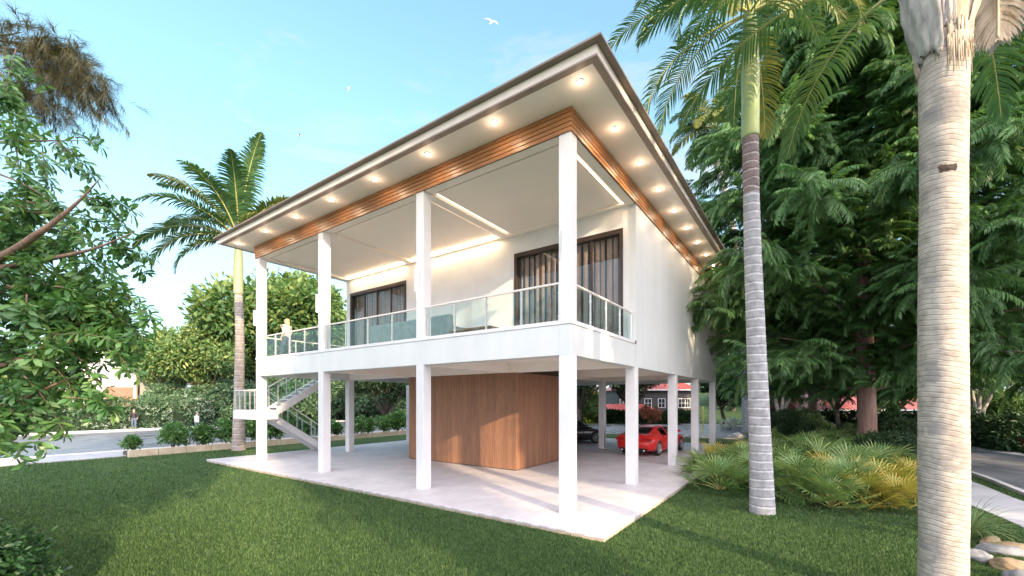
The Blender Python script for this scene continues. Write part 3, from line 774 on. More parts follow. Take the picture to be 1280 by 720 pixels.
for az, el, cu, L, mt in ((PI*1.0,.45,2.1,3.3,0),(PI*.93,1.0,2.1,3.2,0),(PI*1.12,.2,2.0,2.9,0),(PI*1.3,-.05,1.6,3.0,1),(PI*.85,.7,1.7,3.9,0),(-1.75,-.3,1.2,3.0,1),(-1.2,-.35,1.1,2.8,1),
        (-.6,.55,1.9,3.0,0),(-.15,.8,1.9,3.4,0),(.5,.8,1.7,3.6,0),(1.2,.4,1.8,3.6,0),(2.0,.3,1.9,3.6,0),(-.9,-.1,1.7,3.1,1),(2.6,.0,1.8,3.4,0),(PI*1.22,.9,1.7,4,0),(.2,1.1,1.4,4,0),(1.6,1.2,1.2,4,0),(-1.9,.9,1.5,4,0),(.9,-.1,1.5,3.2,1)):
    add_frond(pm, 200+k, L, az, el, cu, (cx_,0,11.6), 'L_palmy' if mt else 'L_palm', 56, .034, .62, .032); k += 1

# second palm far behind the roof's right end
PX, PY = gp(934, 541)[:2]
pb = empty('palm_tree', (PX, PY, LAWN)); tag(pb, 'distant palm with drooping yellow and green crown above the right end of the roof', 'palm', 'tall feather palms')
trunk_tube('trunk', [(0,0,-.1),(-.2,0,8),(-1.2,0,16.5),(-2.6,0,22.4)], [.40,.33,.30,.26], M['ring_mid'], pb, 18, .4, .04)
trunk_tube('crownshaft', [(-2.6,0,22.38),(-2.7,0,24.8)], [.28,.16], M['crownshaft'], pb, 18)
k = 0
for i in range(22):
    az = i*2.4+.3; el = .9-.06*i+.3*(i%3); cu = 1.6+.4*(i%2)
    add_frond(pb, 300+i, 4.4 if i < 14 else 3.9, az, el, cu, (-2.7,0,24.7), 'L_palmy' if i % 2 == 0 else 'L_palm', 46, .085, 1.0, .05, droop=.8)

# big near palm trunk on the right
PX, PY = 5.27, 5.2
pn = empty('palm_tree', (PX, PY, LAWN)); tag(pn, 'thick sandy barked foreground palm trunk with torn husks under its crown', 'palm', 'tall feather palms')
tr = trunk_tube('trunk', [(-.02,0,-.2),(0,0,.9),(.0,0,1.6),(-.01,0,3.6),(.0,0,5.4),(0,0,7.3)], [.235,.222,.232,.222,.215,.235], M['ring_near'], pn, 40, .075, .010, seed=9)
for (ang, z, s_) in ((-2.15,5.35,1.7),(-2.05,1.86,1.9)):
    c_ = np.array([math.cos(ang)*.215, math.sin(ang)*.215, z]); T_ = np.array([-math.sin(ang), math.cos(ang), 0])
    Vv = []; gk = np.random.default_rng(int(z*10))
    for j in range(7):
        for i in range(10):
            th = 2*PI*i/10; q = j/6; rx = .055*s_*(1-q)*gk.uniform(.8,1.2); rz_ = .036*s_*(1-q)*gk.uniform(.8,1.2)
            Vv.append(tuple(c_+T_*(rx*math.cos(th)+0)+np.array([0,0,1])*(rz_*math.sin(th)-.15*rx*math.cos(th))+np.array([math.cos(ang),math.sin(ang),0])*(.012*s_*q-.008)))
    MB().add(Vv, [(j*10+i, j*10+(i+1)%10, (j+1)*10+(i+1)%10, (j+1)*10+i) for j in range(6) for i in range(10)], True).build('trunk_scar', M['scar'], pn)
def husk(root, az, z0, z1, r0, r1, wd, mat, curl=0., seed=0):
    g = np.random.default_rng(seed); V = []; n, m = 14, 13
    for i in range(n+1):
        u = i/n; z = z0+(z1-z0)*u; r = r0+(r1-r0)*u**1.6+curl*math.sin(u*PI)
        for j in range(m):
            a = az+(j/(m-1)-.5)*wd*(1-.25*u); jag = (g.random()*.16 if i == 0 else 0)
            rr = r+.012*math.sin(j*2.1+i*.5)+.008*g.normal()
            V.append((rr*math.cos(a), rr*math.sin(a), z+jag-.1*abs(j/(m-1)-.5)*(1 if i == 0 else 0)))
    Fc = [(i*m+j, i*m+j+1, (i+1)*m+j+1, (i+1)*m+j) for i in range(n) for j in range(m-1)]
    o = MB().add(V, Fc, True).build('husk', mat, root, recalc=False)
    so_ = o.modifiers.new('solid', 'SOLIDIFY'); so_.thickness = .012
husk(pn, -.7, 6.9, 7.9, .232, .56, 1.3, M['husk'], 0, 1)
husk(pn, -1.5, 7.0, 8.0, .236, .46, 1.2, M['husk'], .0, 2)
husk(pn, PI*1.08, 6.72, 7.7, .25, .50, 1.1, M['husk_grey'], .09, 3)
husk(pn, -2.35, 6.95, 8.0, .236, .44, .8, M['husk_grey'], .02, 4)
husk(pn, .9, 6.6, 8.2, .232, .46, 1.6, M['husk'], .03, 5)
husk(pn, 2.1, 6.6, 8.2, .232, .42, 1.5, M['husk'], .03, 6)
fb = MB(); g = np.random.default_rng(5)
for i in range(46):
    a = -1.5+g.normal()*.55; z = 7.1-g.random()*.2; l = g.uniform(.12,.5); r_ = .245
    fb.tube([(r_*math.cos(a), r_*math.sin(a), z), ((r_-.002)*math.cos(a+.03), (r_-.002)*math.sin(a+.03), z-l*.5), ((r_+.01)*math.cos(a+.02), (r_+.01)*math.sin(a+.02), z-l)], [.013,.010,.003], 5)
fb.build('hanging_fibres', M['husk'], pn)
k = 0
for az, el, cu, L, mt in ((PI*.95,.75,1.5,4.0,1),(PI*1.06,.35,1.5,2.6,0),(PI*.80,.8,1.6,4.0,0),(PI*.66,.6,1.6,4.0,0),(PI*1.2,.5,1.6,4.2,0),(.6,.4,1.5,4.2,0),(.1,.6,1.5,4.2,0),(-.7,.7,1.4,4.2,0),(-1.6,.7,1.4,4.2,0),(1.4,.5,1.5,4.2,0),(2.1,.9,1.3,4.2,0)):
    add_frond(pn, 400+k, L, az, el, cu, (0.3*math.cos(az),.3*math.sin(az),8.1), 'L_palmy' if mt else 'L_palm', 60, .036, .62, .03, droop=.8, bare=.25); k += 1
for i, (dx, dy, z) in enumerate(((.85,.25,7.95),(.72,.05,7.9))):     # dry hanging frond ends
    P_, V_, F__, r_ = frond_mesh(.75, .2+.5*i, -1.25, .3, 26, .03, .38, 440+i, (dx,dy,z), .05, .9)
    o = MB().tube([tuple(p) for p in P_], .012, 5).build('dry_frond', M['husk'], pn); npmesh('dry_leaflets', V_, F__, M['husk' if i else 'husk_grey'], o, r_)

# ---- feathery tree on the right
def spray_template(L, npair, ll, lw, seed, droop=.8):
    g = np.random.default_rng(seed); parts = []; n = 10; P = [np.zeros(3)]; e = .25
    for i in range(n): e2 = e-droop*1.3*(i/n)**1.2; P.append(P[-1]+np.array([math.cos(e2),0,math.sin(e2)])*L/n)
    P = np.array(P)
    for k in range(npair):
        u = .06+.94*k/npair; x = u*n; i = int(min(x,n-1)); f = x-i; p = P[i]*(1-f)+P[i+1]*f; t = P[i+1]-P[i]; t /= np.linalg.norm(t)
        for s_ in (-1,1):
            d = np.array([0,s_*1.,0])*.75+t*.75+np.array([0,0,-.55])+g.normal(size=3)*.14; d /= np.linalg.norm(d)
            l = ll*(1-.55*u)*g.uniform(.75,1.15); w_ = np.cross(d,[0,0,1.]); w_ /= np.linalg.norm(w_)
            q = p+d*l*.55; q2 = p+d*l+np.array([0,0,-.28*l])
            parts.append((np.array([p, q-w_*lw, q2, q+w_*lw]), np.array([(0,1,2),(0,2,3)])))
    return compose(parts)
def feather_tree(seed, Ht, Rr, z0, nlimb, nspray, trunk_pts, trunk_r, mat, L=1.5, ll=.40, lw=.022, top_taper=.55, bark='redbark', skip=None):
    g = np.random.default_rng(seed); root = empty('feathery_tree')
    trunk_tube('trunk', trunk_pts, trunk_r, M[bark], root, 24)
    lb = MB(); pos = []; dr_ = []
    for i in range(nlimb):
        u = (i+.5)/nlimb; z = z0+(Ht-z0)*u**.95; az = i*2.39996+g.normal()*.25
        reach = Rr*(1-top_taper*u**1.7)*g.uniform(.72,1.08)
        st = np.array([0,0,z*.94]); el = .28+.45*u+g.normal()*.10; P = [st]; e = el; nseg = 7
        for s_ in range(nseg):
            e = el-1.0*(s_/nseg)**1.5; P.append(P[-1]+np.array([math.cos(az)*math.cos(e), math.sin(az)*math.cos(e), math.sin(e)])*reach/nseg); az += g.normal()*.06
        P = np.array(P); lb.tube([tuple(p) for p in P], list(np.linspace(.06*(1-.5*u), .010, len(P))), 6)
        per = int(nspray/nlimb*(1.25-.6*u))
        for s_ in range(per):
            v = (.04+.96*g.random()**.85)*(len(P)-1); j = int(min(v, len(P)-2)); f = v-j; p = P[j]*(1-f)+P[j+1]*f; t = P[j+1]-P[j]; t /= np.linalg.norm(t)
            sd_ = np.cross(t,[0,0,1.]); d = t*g.uniform(.3,1.2)+sd_*g.normal()*.95+np.array([0,0,g.uniform(-.75,.40)])
            off = g.normal(size=3)*.22*np.array([1,1,1.3]); pos.append(p+off); dr_.append(d)
    lb.build('limbs', M[bark], root)
    pos = np.array(pos); dr_ = np.array(dr_)
    if skip is not None: k_ = ~skip(pos); pos = pos[k_]; dr_ = dr_[k_]
    tp = [spray_template(L, 40, ll, lw, seed+k) for k in range(3)]; ch = g.integers(0,3,len(pos)); parts = []
    for k in range(3):
        s = ch == k; n = s.sum(); parts.append(scatter(tp[k], frames(dr_[s], roll=g.normal(size=n)*.35), pos[s], g.uniform(.55,1.25,n), g.random(n), seed+k, .35))
    V, Fc, r = merge(*parts); npmesh('crown', V, Fc, M[mat], root, r)
    return root
FX, FY = gp(1084, 572)[:2]
def in_house(p):
    q = np.stack([p[:,0]+FX, p[:,1]+FY], 1)-O_; a = q@A_; b_ = q@B_
    return (a > -.35) & (b_ > -1) & (b_ < 18.5) & (p[:,2] < 10.2)
ft = feather_tree(11, 21.5, 10.3, 3.0, 110, 14500, [(-.02,0,-.2),(0,0,1.5),(-.10,0,4.5),(-.1,.1,9),(0,0,15),(0,0,20.5)], [.46,.36,.34,.27,.16,.03], 'L_feather', 1.5, .36, .0145, skip=lambda p: in_house(p) | (p[:,2] < 3.1+.11*np.hypot(p[:,0],p[:,1])+.4*np.sin(p[:,0])))
ft.location = (FX, FY, LAWN); tag(ft, 'huge feathery green tree with reddish furrowed trunk behind the slender palm', 'tree', 'feathery trees')
ft2 = feather_tree(23, 20, 8.0, 3.4, 60, 6000, [(0,0,-.2),(0,0,4.5),(.1,.1,9),(0,0,15),(0,0,19)], [.42,.34,.27,.16,.03], 'L_feather', 1.5, .38, .017)
ft2.location = (31.5, 24.0, LAWN); tag(ft2, 'feathery green tree filling the right edge beyond the sandy palm trunk', 'tree', 'feathery trees')
ft3 = copy_tree(ft2); ft3.location = (26.5, 37.5, LAWN); ft3.rotation_euler.z = 2.1; ft3.scale = (.95,.95,.8); tag(ft3, 'farther feathery tree across the street behind the distant palm trunk', 'tree', 'feathery trees')

# ---- broadleaf trees
T1 = broad_tree_meshes(31, 10.5, 4.6, 2.6, 'L_yellow', .34, .17, 10, 1900, 12, name='broadleaf_tree')
T2 = broad_tree_meshes(32, 9.0, 4.4, 2.4, 'L_broad', .34, .17, 9, 1900, 12, name='broadleaf_tree')
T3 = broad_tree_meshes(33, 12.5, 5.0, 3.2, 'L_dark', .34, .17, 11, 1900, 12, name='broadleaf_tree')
G1 = 'broadleaf trees across the left street'
def P2(px, D): return ((px-CX)/F_*D, D)
def low(o, dz): o.location.z += dz; return o
x, y = P2(262, 46); put(T1, x, y, rz=.4, s=1.12, label='rounded sunlit tree left of the tall palm behind the flowering hedge', group=G1, first=True)
x, y = P2(352, 50); put(T2, x, y, rz=1.0, s=1.95, label='tallest bushy tree behind the left end of the balcony', group=G1, first=True)
x, y = P2(212, 52); put(T1, x, y, rz=2.6, s=1.08, label='yellow green tree just right of the white house across the street', group=G1)
x, y = P2(310, 58); put(T1, x, y, rz=4.0, s=1.4, label='pale green tree directly behind the left palm trunk', group=G1)
x, y = P2(415, 60); put(T2, x, y, rz=3.3, s=1.65, label='green tree seen through the far end of the balcony', group=G1)
x, y = P2(150, 66); put(T1, x, y, rz=5.2, s=1.0, label='small tree behind the white house across the street', group=G1)
x, y = P2(20, 56); put(T2, x, y, rz=2.0, s=1.0, label='tree at the far left across the street behind the near branches', group=G1)
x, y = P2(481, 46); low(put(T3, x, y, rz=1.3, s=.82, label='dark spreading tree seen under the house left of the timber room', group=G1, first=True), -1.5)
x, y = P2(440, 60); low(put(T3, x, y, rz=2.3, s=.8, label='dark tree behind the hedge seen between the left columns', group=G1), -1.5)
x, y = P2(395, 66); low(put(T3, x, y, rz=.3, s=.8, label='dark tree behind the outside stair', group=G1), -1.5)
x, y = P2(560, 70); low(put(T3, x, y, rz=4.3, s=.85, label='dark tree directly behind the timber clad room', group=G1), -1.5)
G2 = 'broadleaf trees behind the house on the right'
x, y = P2(722, 46); low(put(T1, x, y, rz=1.9, s=.62, label='small yellow lit tree left of the charcoal house', group=G2), -1.5)
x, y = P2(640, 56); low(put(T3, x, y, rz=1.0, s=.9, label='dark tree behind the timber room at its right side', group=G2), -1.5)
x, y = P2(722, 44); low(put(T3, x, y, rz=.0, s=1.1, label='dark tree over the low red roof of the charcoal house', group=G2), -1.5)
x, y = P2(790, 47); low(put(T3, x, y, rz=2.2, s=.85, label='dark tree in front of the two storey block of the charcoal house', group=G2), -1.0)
x, y = P2(905, 47); put(T2, x, y, rz=2.0, s=.75, label='bushy green tree just right of the last patio column', group=G2, mat='L_shrub')
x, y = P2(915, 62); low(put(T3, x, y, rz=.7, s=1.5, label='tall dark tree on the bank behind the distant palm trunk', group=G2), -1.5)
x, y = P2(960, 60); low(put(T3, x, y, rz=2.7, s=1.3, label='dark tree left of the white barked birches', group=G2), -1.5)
x, y = P2(1048, 31); low(put(T3, x, y, rz=3.1, s=.55, label='low branched green tree in front of the red ribbed roof left of the furrowed trunk', group=G2, mat='L_shrub'), .3)
x, y = P2(1118, 32); low(put(T2, x, y, rz=1.1, s=.66, label='green tree in front of the red ribbed roof right of the furrowed trunk', group=G2), .0)
x, y = P2(1150, 62); low(put(T3, x, y, rz=1.1, s=1.3, label='dark tree behind the long red roofed house', group=G2), -1.5)
x, y = P2(1262, 34); low(put(T2, x, y, rz=2.1, s=.55, label='light green tree over the hedge at the right edge', group=G2), -1.5)
x, y = P2(1240, 46); low(put(T3, x, y, rz=4.1, s=1.1, label='dark tree behind the right birch at the right edge', group=G2), -1.5)
# birches
def birch(px, D, seed, label, first=True):
    g = np.random.default_rng(seed); x, y = P2(px, D); r = empty('birch_tree', (x,y,LAWN))
    b_ = MB()
    for k, (dx, h_) in enumerate(((-1.2,6.5),(.1,7.2),(1.5,6.8))):
        b_.tube([(0,0,-.2),(dx*.25,g.normal()*.1,2.0),(dx*.75,g.normal()*.2,4.2),(dx*1.2,g.normal()*.3,h_)], [.17,.13,.09,.03], 9)
    b_.build('trunk', M['birch'], r)
    lobes = [((dx*1.1, g.normal()*.4, h_), (1.7,1.7,1.6)) for dx, h_ in ((-1.2,5.6),(.1,7.0),(1.5,5.9))]
    p, d = shell_points([(np.array(c_), q) for c_, q in lobes], 420, g, .3)
    V, Fc, rr = scatter(cluster(10, .3, .18, .1, seed), frames(d), p, g.uniform(.8,1.3,len(p)), g.random(len(p)), seed)
    npmesh('crown', V, Fc, M['L_shrub'], r, rr); return tag(r, label, 'tree', 'white barked birches')
birch(976, 33, 61, 'white barked birch with forked stems left of the red ribbed roof')
birch(1222, 30, 62, 'white barked birch at the right end of the red ribbed roof')

# trees behind the viewer that shade the lawn and the house front
sdir = np.array([.52,-.853]); slat = np.array([.853,.52])
for i, (lat, dist, rz, s, sz, lb) in enumerate(((12.6,24,1.0,.98,2.3,'tall tree behind the viewer, right of the sandy palm trunk'),(20.0,27,2.1,1.1,1.5,'lower tree far to the right behind the viewer'),(4.0,22,.2,.64,2.2,'slim tall tree directly behind the viewer'),
        (-4.0,26,3.1,.85,2.1,'tall tree behind the viewer to the left'))):
    p = slat*lat+sdir*dist; o = put(T3 if i % 2 else T2, p[0], p[1], rz=rz, s=s, label=lb, group='trees behind the viewer'); o.scale.z = sz

# ---- hedges and shrubs
def box_hedge(a0, a1, b0, b1, z1, n, mat, seed, name='hedge', L=.22, W=.12, flower=None, world=None):
    g = np.random.default_rng(seed); root = empty(name)
    u = g.random((n,3)); P = np.zeros((n,3)); f = g.integers(0,4,n)
    a = a0+(a1-a0)*u[:,0]; b_ = b0+(b1-b0)*u[:,1]; z = z1*u[:,2]
    a = np.where(f == 0, a0+g.normal(size=n)*.12, a); z = np.where(f == 1, z1+g.normal(size=n)*.14+.25*np.sin(b_*1.3)*np.sin(b_*.37+1), z); a = np.where(f == 2, a1, a)
    XY = O_[None]+A_[None]*a[:,None]+B_[None]*b_[:,None]; P = np.stack([XY[:,0], XY[:,1], z+LAWN], 1)
    d = g.normal(size=(n,3))*.7+np.array([-A_[0],-A_[1],.3])*.8
    V, Fc, r = scatter(cluster(11, L*1.3, L, W, seed), frames(d), P, g.uniform(.7,1.25,n), np.clip(.5+.5*np.sin(b_*.8)*np.sin(b_*.31+z)+g.normal(size=n)*.25,0,1), seed, .45)
    npmesh('foliage', V, Fc, M[mat], root, r)
    b = MB(); q0 = hw(a0+.25,b0+.1); 
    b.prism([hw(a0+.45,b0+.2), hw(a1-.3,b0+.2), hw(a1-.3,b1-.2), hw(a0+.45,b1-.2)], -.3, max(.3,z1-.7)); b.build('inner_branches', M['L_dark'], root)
    if flower:
        m = int(n*flower[1]); i = g.integers(0,n,m); blob = np.sin(b_[i]*.9)*np.sin(b_[i]*.43+z[i]*1.5+1) > .05; i = i[blob]
        V, Fc, r = scatter(cluster(9, .12, .09, .08, seed+1), frames(d[i]), P[i]+np.array([-A_[0],-A_[1],.05])*.16, g.uniform(.6,1.2,len(i)), g.random(len(i)), seed)
        npmesh('flowers', V, Fc, M[flower[0]], root, r)
    return root
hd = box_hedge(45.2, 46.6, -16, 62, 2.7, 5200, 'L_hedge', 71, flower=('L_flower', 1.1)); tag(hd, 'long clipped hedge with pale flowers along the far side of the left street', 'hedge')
def bush_meshes(seed, R, Hh, n, L, W, per, mat, name='shrub', six=False, nl=6, stems=True, thick=.3):
    g = np.random.default_rng(seed); root = empty(name)
    lobes = [(np.array([g.normal()*R*.42, g.normal()*R*.42, Hh*g.uniform(.38,.72)]), (R*g.uniform(.42,.65), R*g.uniform(.42,.65), Hh*g.uniform(.26,.36))) for _ in range(nl)]
    p, d = shell_points(lobes, n, g, thick); p[:,2] = np.maximum(p[:,2], .03)
    d = d+g.normal(size=d.shape)*.4+np.array([0,0,.25])
    parts = []; ch = g.integers(0,2,n)
    for k in range(2):
        s = ch == k; parts.append(scatter(cluster(per, L*1.2, L, W, seed+k, six=six), frames(d[s], roll=g.uniform(-3,3,s.sum())), p[s], g.uniform(.7,1.25,s.sum()), g.random(s.sum()), seed+k, .5))
    V, Fc, r = merge(*parts); npmesh('foliage', V, Fc, M[mat], root, r)
    if stems:
        b = MB()
        for c_, q in lobes: b.tube([(c_[0]*.1, c_[1]*.1, -.05), tuple(c_*np.array([.6,.6,.5])), tuple(c_*np.array([1.,1.,1.2]))], [.03*R+.008, .02*R+.005, .004], 5)
        b.build('stem', M['bark'], root)
    return root
def place(root, x, y, rz, s, label, cat, group, first, z=LAWN, sz=None):
    o = root if first else copy_tree(root); o.location = (x,y,z); o.rotation_euler.z = rz; o.scale = (s,s,sz or s); return tag(o, label, cat, group)
GH = 'tall bushes along the left street'
B1 = bush_meshes(81, 2.4, 4.6, 800, .30, .16, 12, 'L_hedge', 'tall_bush', nl=9)
hb_l = [(205,45,.95,'tall bush behind the hedge below the white house'),(255,44.5,.9,'tall bush behind the hedge left of the palm trunk'),(300,46,1.05,'tall bush behind the hedge at the palm trunk'),
        (352,48,1.15,'tall bush behind the hedge seen through the stair railing'),(330,52,1.3,'tall bush behind the outside stair landing'),(395,52,1.2,'tall bush behind the upper stair flight'),(60,46,.8,'tall bush behind the hedge at the far left'),
        (440,56,1.2,'tall bush seen between the second and third left columns'),(500,58,1.1,'tall bush beside the grey block wall'),(478,66,1.3,'tall bush behind the dark spreading tree')]
for i, (px, D, s, lb) in enumerate(hb_l):
    x, y = P2(px, D); place(B1, x, y, i*1.3, s, lb, 'bush', GH, i == 0)
# planter along the lawn by the street
pz = empty('stone_planter', (0,0,0)); tag(pz, 'low sand coloured stone planter wall between lawn and left street', 'planter')
b = MB(); bb = -2.5
while bb < 26:
    b.prism([hw(21.25,bb), hw(21.5,bb), hw(21.5,bb+1.08), hw(21.25,bb+1.08)], -.25, .22); bb += 1.1
b.build('wall', M['sandstone'], pz, .012)
b = MB().prism([hw(21.51,-2.45), hw(22.4,-2.45), hw(22.4,26), hw(21.51,26)], -.2, .12); b.build('soil', M['bark'], pz)
S1 = bush_meshes(91, .62, 1.25, 190, .15, .085, 8, 'L_near', 'planter_shrub', True, 6); S2 = bush_meshes(92, .6, 1.15, 170, .15, .085, 8, 'L_near', 'planter_shrub', True, 5)
ords = ['first','second','third','fourth','fifth','sixth','seventh','eighth','ninth','tenth','eleventh','twelfth','thirteenth','fourteenth','fifteenth','sixteenth','seventeenth','eighteenth','nineteenth','twentieth']
bb = -2.15; i = 0
gg = np.random.default_rng(4)
while bb < 19 and i < 20:
    x, y = hw(21.95+gg.normal()*.06, bb); s = [.72,1.05,.9,1.1,1.25,1.2,1.05,1.1][i % 8]
    if i == 0: s = .62
    place(S1 if i % 2 == 0 else S2, x, y, gg.random()*6, s, ords[i]+' leafy shrub from the left in the stone planter', 'shrub', 'shrubs in the stone planter', i < 2, z=.1); bb += 1.12+.25*gg.random()*(1 if i > 2 else 1.6); i += 1
# low dark hedge and planting across the right street
def free_hedge(P, wdt, hh, n, mat, seed, L=.2, W=.11, name='hedge', flower=None):
    g = np.random.default_rng(seed); P = np.array(P, float); seg = np.linalg.norm(np.diff(P,axis=0),axis=1); cum = np.concatenate([[0],np.cumsum(seg)])
    t = g.random(n)*cum[-1]; XY = np.stack([np.interp(t,cum,P[:,0]), np.interp(t,cum,P[:,1])],1)
    th = g.uniform(-.15,PI+.15,n); off = np.cos(th)*wdt*.5*(.85+.15*g.random(n)); z = np.abs(np.sin(th))**.6*hh*(.85+.3*g.random(n)*(1+.3*np.sin(t*1.7)))*g.choice([1,1,.6],n)
    dv = np.gradient(P,axis=0).mean(0); dv /= np.linalg.norm(dv); nn = np.array([dv[1],-dv[0]])
    pos = np.stack([XY[:,0]+nn[0]*off, XY[:,1]+nn[1]*off, z+LAWN],1); d = np.stack([nn[0]*np.cos(th), nn[1]*np.cos(th), np.sin(th)],1)+g.normal(size=(n,3))*.45
    root = empty(name); V, Fc, r = scatter(cluster(11,L*1.3,L,W,seed), frames(d), pos, g.uniform(.7,1.25,n), g.random(n), seed); npmesh('foliage', V, Fc, M[mat], root, r)
    if flower:
        i = g.integers(0,n,int(n*flower[1])); V, Fc, r = scatter(cluster(8,.12,.09,.08,seed+1), frames(d[i]), pos[i]+d[i]*.1, g.uniform(.6,1.2,len(i)), g.random(len(i)), seed); npmesh('flowers', V, Fc, M[flower[0]], root, r)
    return root
h2 = free_hedge([(24.6,20.5),(27.5,27),(28.0,33),(26.5,39)], 1.5, 1.55, 1500, 'L_dark', 73, .22, .12); tag(h2, 'dark clipped hedge across the street at the right edge', 'hedge')
h2b = free_hedge([(25.2,12),(26.6,20)], 1.5, 1.6, 800, 'L_dark', 77, .22, .12); tag(h2b, 'clipped hedge across the street outside the right edge', 'hedge')
h3 = free_hedge([(24.0,17.5),(26.2,25),(27.2,32)], .9, .45, 900, 'L_shrub', 74, .16, .09, 'flower_bed', ('L_redfl', .5)); tag(h3, 'low bed with small red flowers at the foot of the dark hedge across the street', 'flower bed')
h4 = free_hedge([(1,49.5),(6,50),(10,50.5)], 2.2, 1.3, 1100, 'L_broad', 75, .42, .2, 'shrub_border'); tag(h4, 'light green shrub border in front of the low charcoal wing', 'shrubs')
h5 = free_hedge([(10.5,49.5),(16,48.2),(20,47)], 1.8, 1.0, 1100, 'L_dark', 76, .3, .15); tag(h5, 'dark green hedge in front of the charcoal house behind the red car', 'hedge')
B2 = bush_meshes(83, 1.5, 2.2, 900, .13, .05, 12, 'L_dark', 'clipped_yew', nl=7, thick=.12)
G3 = 'dark rounded yew bushes behind the palmetto bed'
for i, (px, py, s, lb) in enumerate(((975,560,.9,'dark rounded yew nearest the slender palm trunk'),(1022,558,.72,'dark rounded yew left of the furrowed tree trunk'),(1066,556,.62,'dark rounded yew just behind the furrowed tree trunk'),
        (1112,590,.72,'tall dark yew beside the street right of the furrowed trunk'),(1128,572,.9,'dark yew farther back right of the furrowed trunk'),(1000,549,1.0,'dark rounded yew behind the palmettos farther from the viewer'))):
    x, y, _ = gp(px, py); place(B2, x, y, i*1.1, s, lb, 'bush', G3, i == 0)
B3 = bush_meshes(84, 1.1, 1.5, 300, .18, .08, 10, 'L_broad', 'round_bush', nl=5)
x, y, _ = gp(1240, 553); place(B3, x, y, 0, .8, 'small loose green bush near the hedge at the right edge', 'bush', None, True)
rb = bush_meshes(85, .8, 2.2, 200, .16, .07, 10, 'L_redfl', 'reddish_shrub', nl=4); place(rb, 14.6, 44.5, 0, 1., 'reddish brown shrub showing above the roof of the red car', 'shrub', None, True)
wf = bush_meshes(86, .7, 1.1, 130, .12, .08, 9, 'L_flower', 'flowering_shrub', nl=4); x, y, _ = gp(911, 538); place(wf, x, y, 0, 1., 'small white flowering shrub on the lawn beyond the last column', 'shrub', None, True)

# ---- palmetto bed
def fan_leaf(seed, R=.55, n=24):
    g = np.random.default_rng(seed); parts = []
    for k in range(n):
        a = (k/(n-1)-.5)*4.1; l = R*(1-.22*abs(a)/2.05)*g.uniform(.85,1.08); d = np.array([math.cos(a), math.sin(a), .25*math.cos(a*.8)]); d /= np.linalg.norm(d)
        s_ = np.array([-math.sin(a), math.cos(a), 0.]); q = d*l*.55; q2 = d*l*.82+np.array([0,0,-.05*l]); q3 = d*l+np.array([0,0,-.13*l])
        parts.append(strip([d*.02, q, q2, q3], [.006, .019, .012, .001], s_*.95+np.array([0,0,.3 if k % 2 else -.3])))
    return compose(parts)
def fan_plant(seed, nf, mat, H0=.75, rad=.65, R=.55, green_in=None):
    g = np.random.default_rng(seed); root = empty('palmetto'); b = MB(); pos = []; dd = []
    for k in range(nf):
        az = k*2.39996+g.normal()*.2; u = (k+.5)/nf; h_ = H0*(1.1-.85*u)*g.uniform(.85,1.15); r_ = rad*(.25+.85*u)*g.uniform(.85,1.1)
        p = np.array([math.cos(az)*r_, math.sin(az)*r_, h_]); b.tube([(0,0,.02), tuple(p*np.array([.45,.45,.7])), tuple(p)], [.012,.009,.007], 5)
        pos.append(p); dd.append(np.array([math.cos(az), math.sin(az), .95-.8*u+g.normal()*.15]))
    b.build('stalks', M['rachis'], root)
    tp = [fan_leaf(seed+k, R) for k in range(2)]; parts = []; pos = np.array(pos); dd = np.array(dd); ch = g.integers(0,2,nf)
    for k in range(2):
        s = ch == k; parts.append(scatter(tp[k], frames(dd[s], roll=g.normal(size=s.sum())*.3), pos[s], g.uniform(.8,1.15,s.sum()), g.random(s.sum()), seed+k, .4))
    V, Fc, r = merge(*parts); npmesh('fans', V, Fc, M[mat], root, r); return root
FP = [fan_plant(501, 17, 'L_fan', .7, .6, .66), fan_plant(502, 15, 'L_fan', .6, .62, .62), fan_plant(503, 15, 'L_fany', .6, .55, .6), fan_plant(504, 14, 'L_fany', .5, .55, .58)]
rows = [(636,[(1088,3),(1048,1),(1118,2)]),(624,[(990,0),(1022,1),(1062,0),(1100,2),(1128,3)]),(612,[(900,1),(932,0),(968,0),(1004,1),(1040,2),(1080,0),(1140,2)]),
        (600,[(884,1),(915,0),(948,1),(984,0),(1022,0),(1060,1),(1100,0),(1128,3)]),(588,[(905,2),(938,0),(972,1),(1006,0),(1040,0),(1076,0),(1112,1)]),(577,[(936,2),(966,0),(998,1),(1030,0),(1060,1),(1105,0)]),(568,[(958,0),(988,1),(1018,0),(1048,0),(1104,1)])]
GP = 'fan leaved palmettos in the bed by the slender palm'; used = set(); gg = np.random.default_rng(8)
rown = ['front','second','third','fourth','fifth','sixth','rear']
for ri, (py, L_) in enumerate(rows):
    for ci, (px, t) in enumerate(L_):
        x, y, _ = gp(px+gg.normal()*4, py+gg.normal()*1.2)
        lb = ('yellow tipped' if t > 1 else 'green')+' fan palmetto, number %s from the left in the %s row of the bed' % (['one','two','three','four','five','six','seven','eight'][ci], rown[ri])
        if math.hypot(x-gp(953,641)[0], y-gp(953,641)[1]) < .7: continue
        place(FP[t], x, y, gg.random()*6, gg.uniform(.95,1.25)*(.85 if ri == 0 else 1.), lb, 'palmetto', GP, t not in used); used.add(t)
for f_, t in zip(FP, range(4)):
    if t not in used: bpy.data.objects.remove(f_)

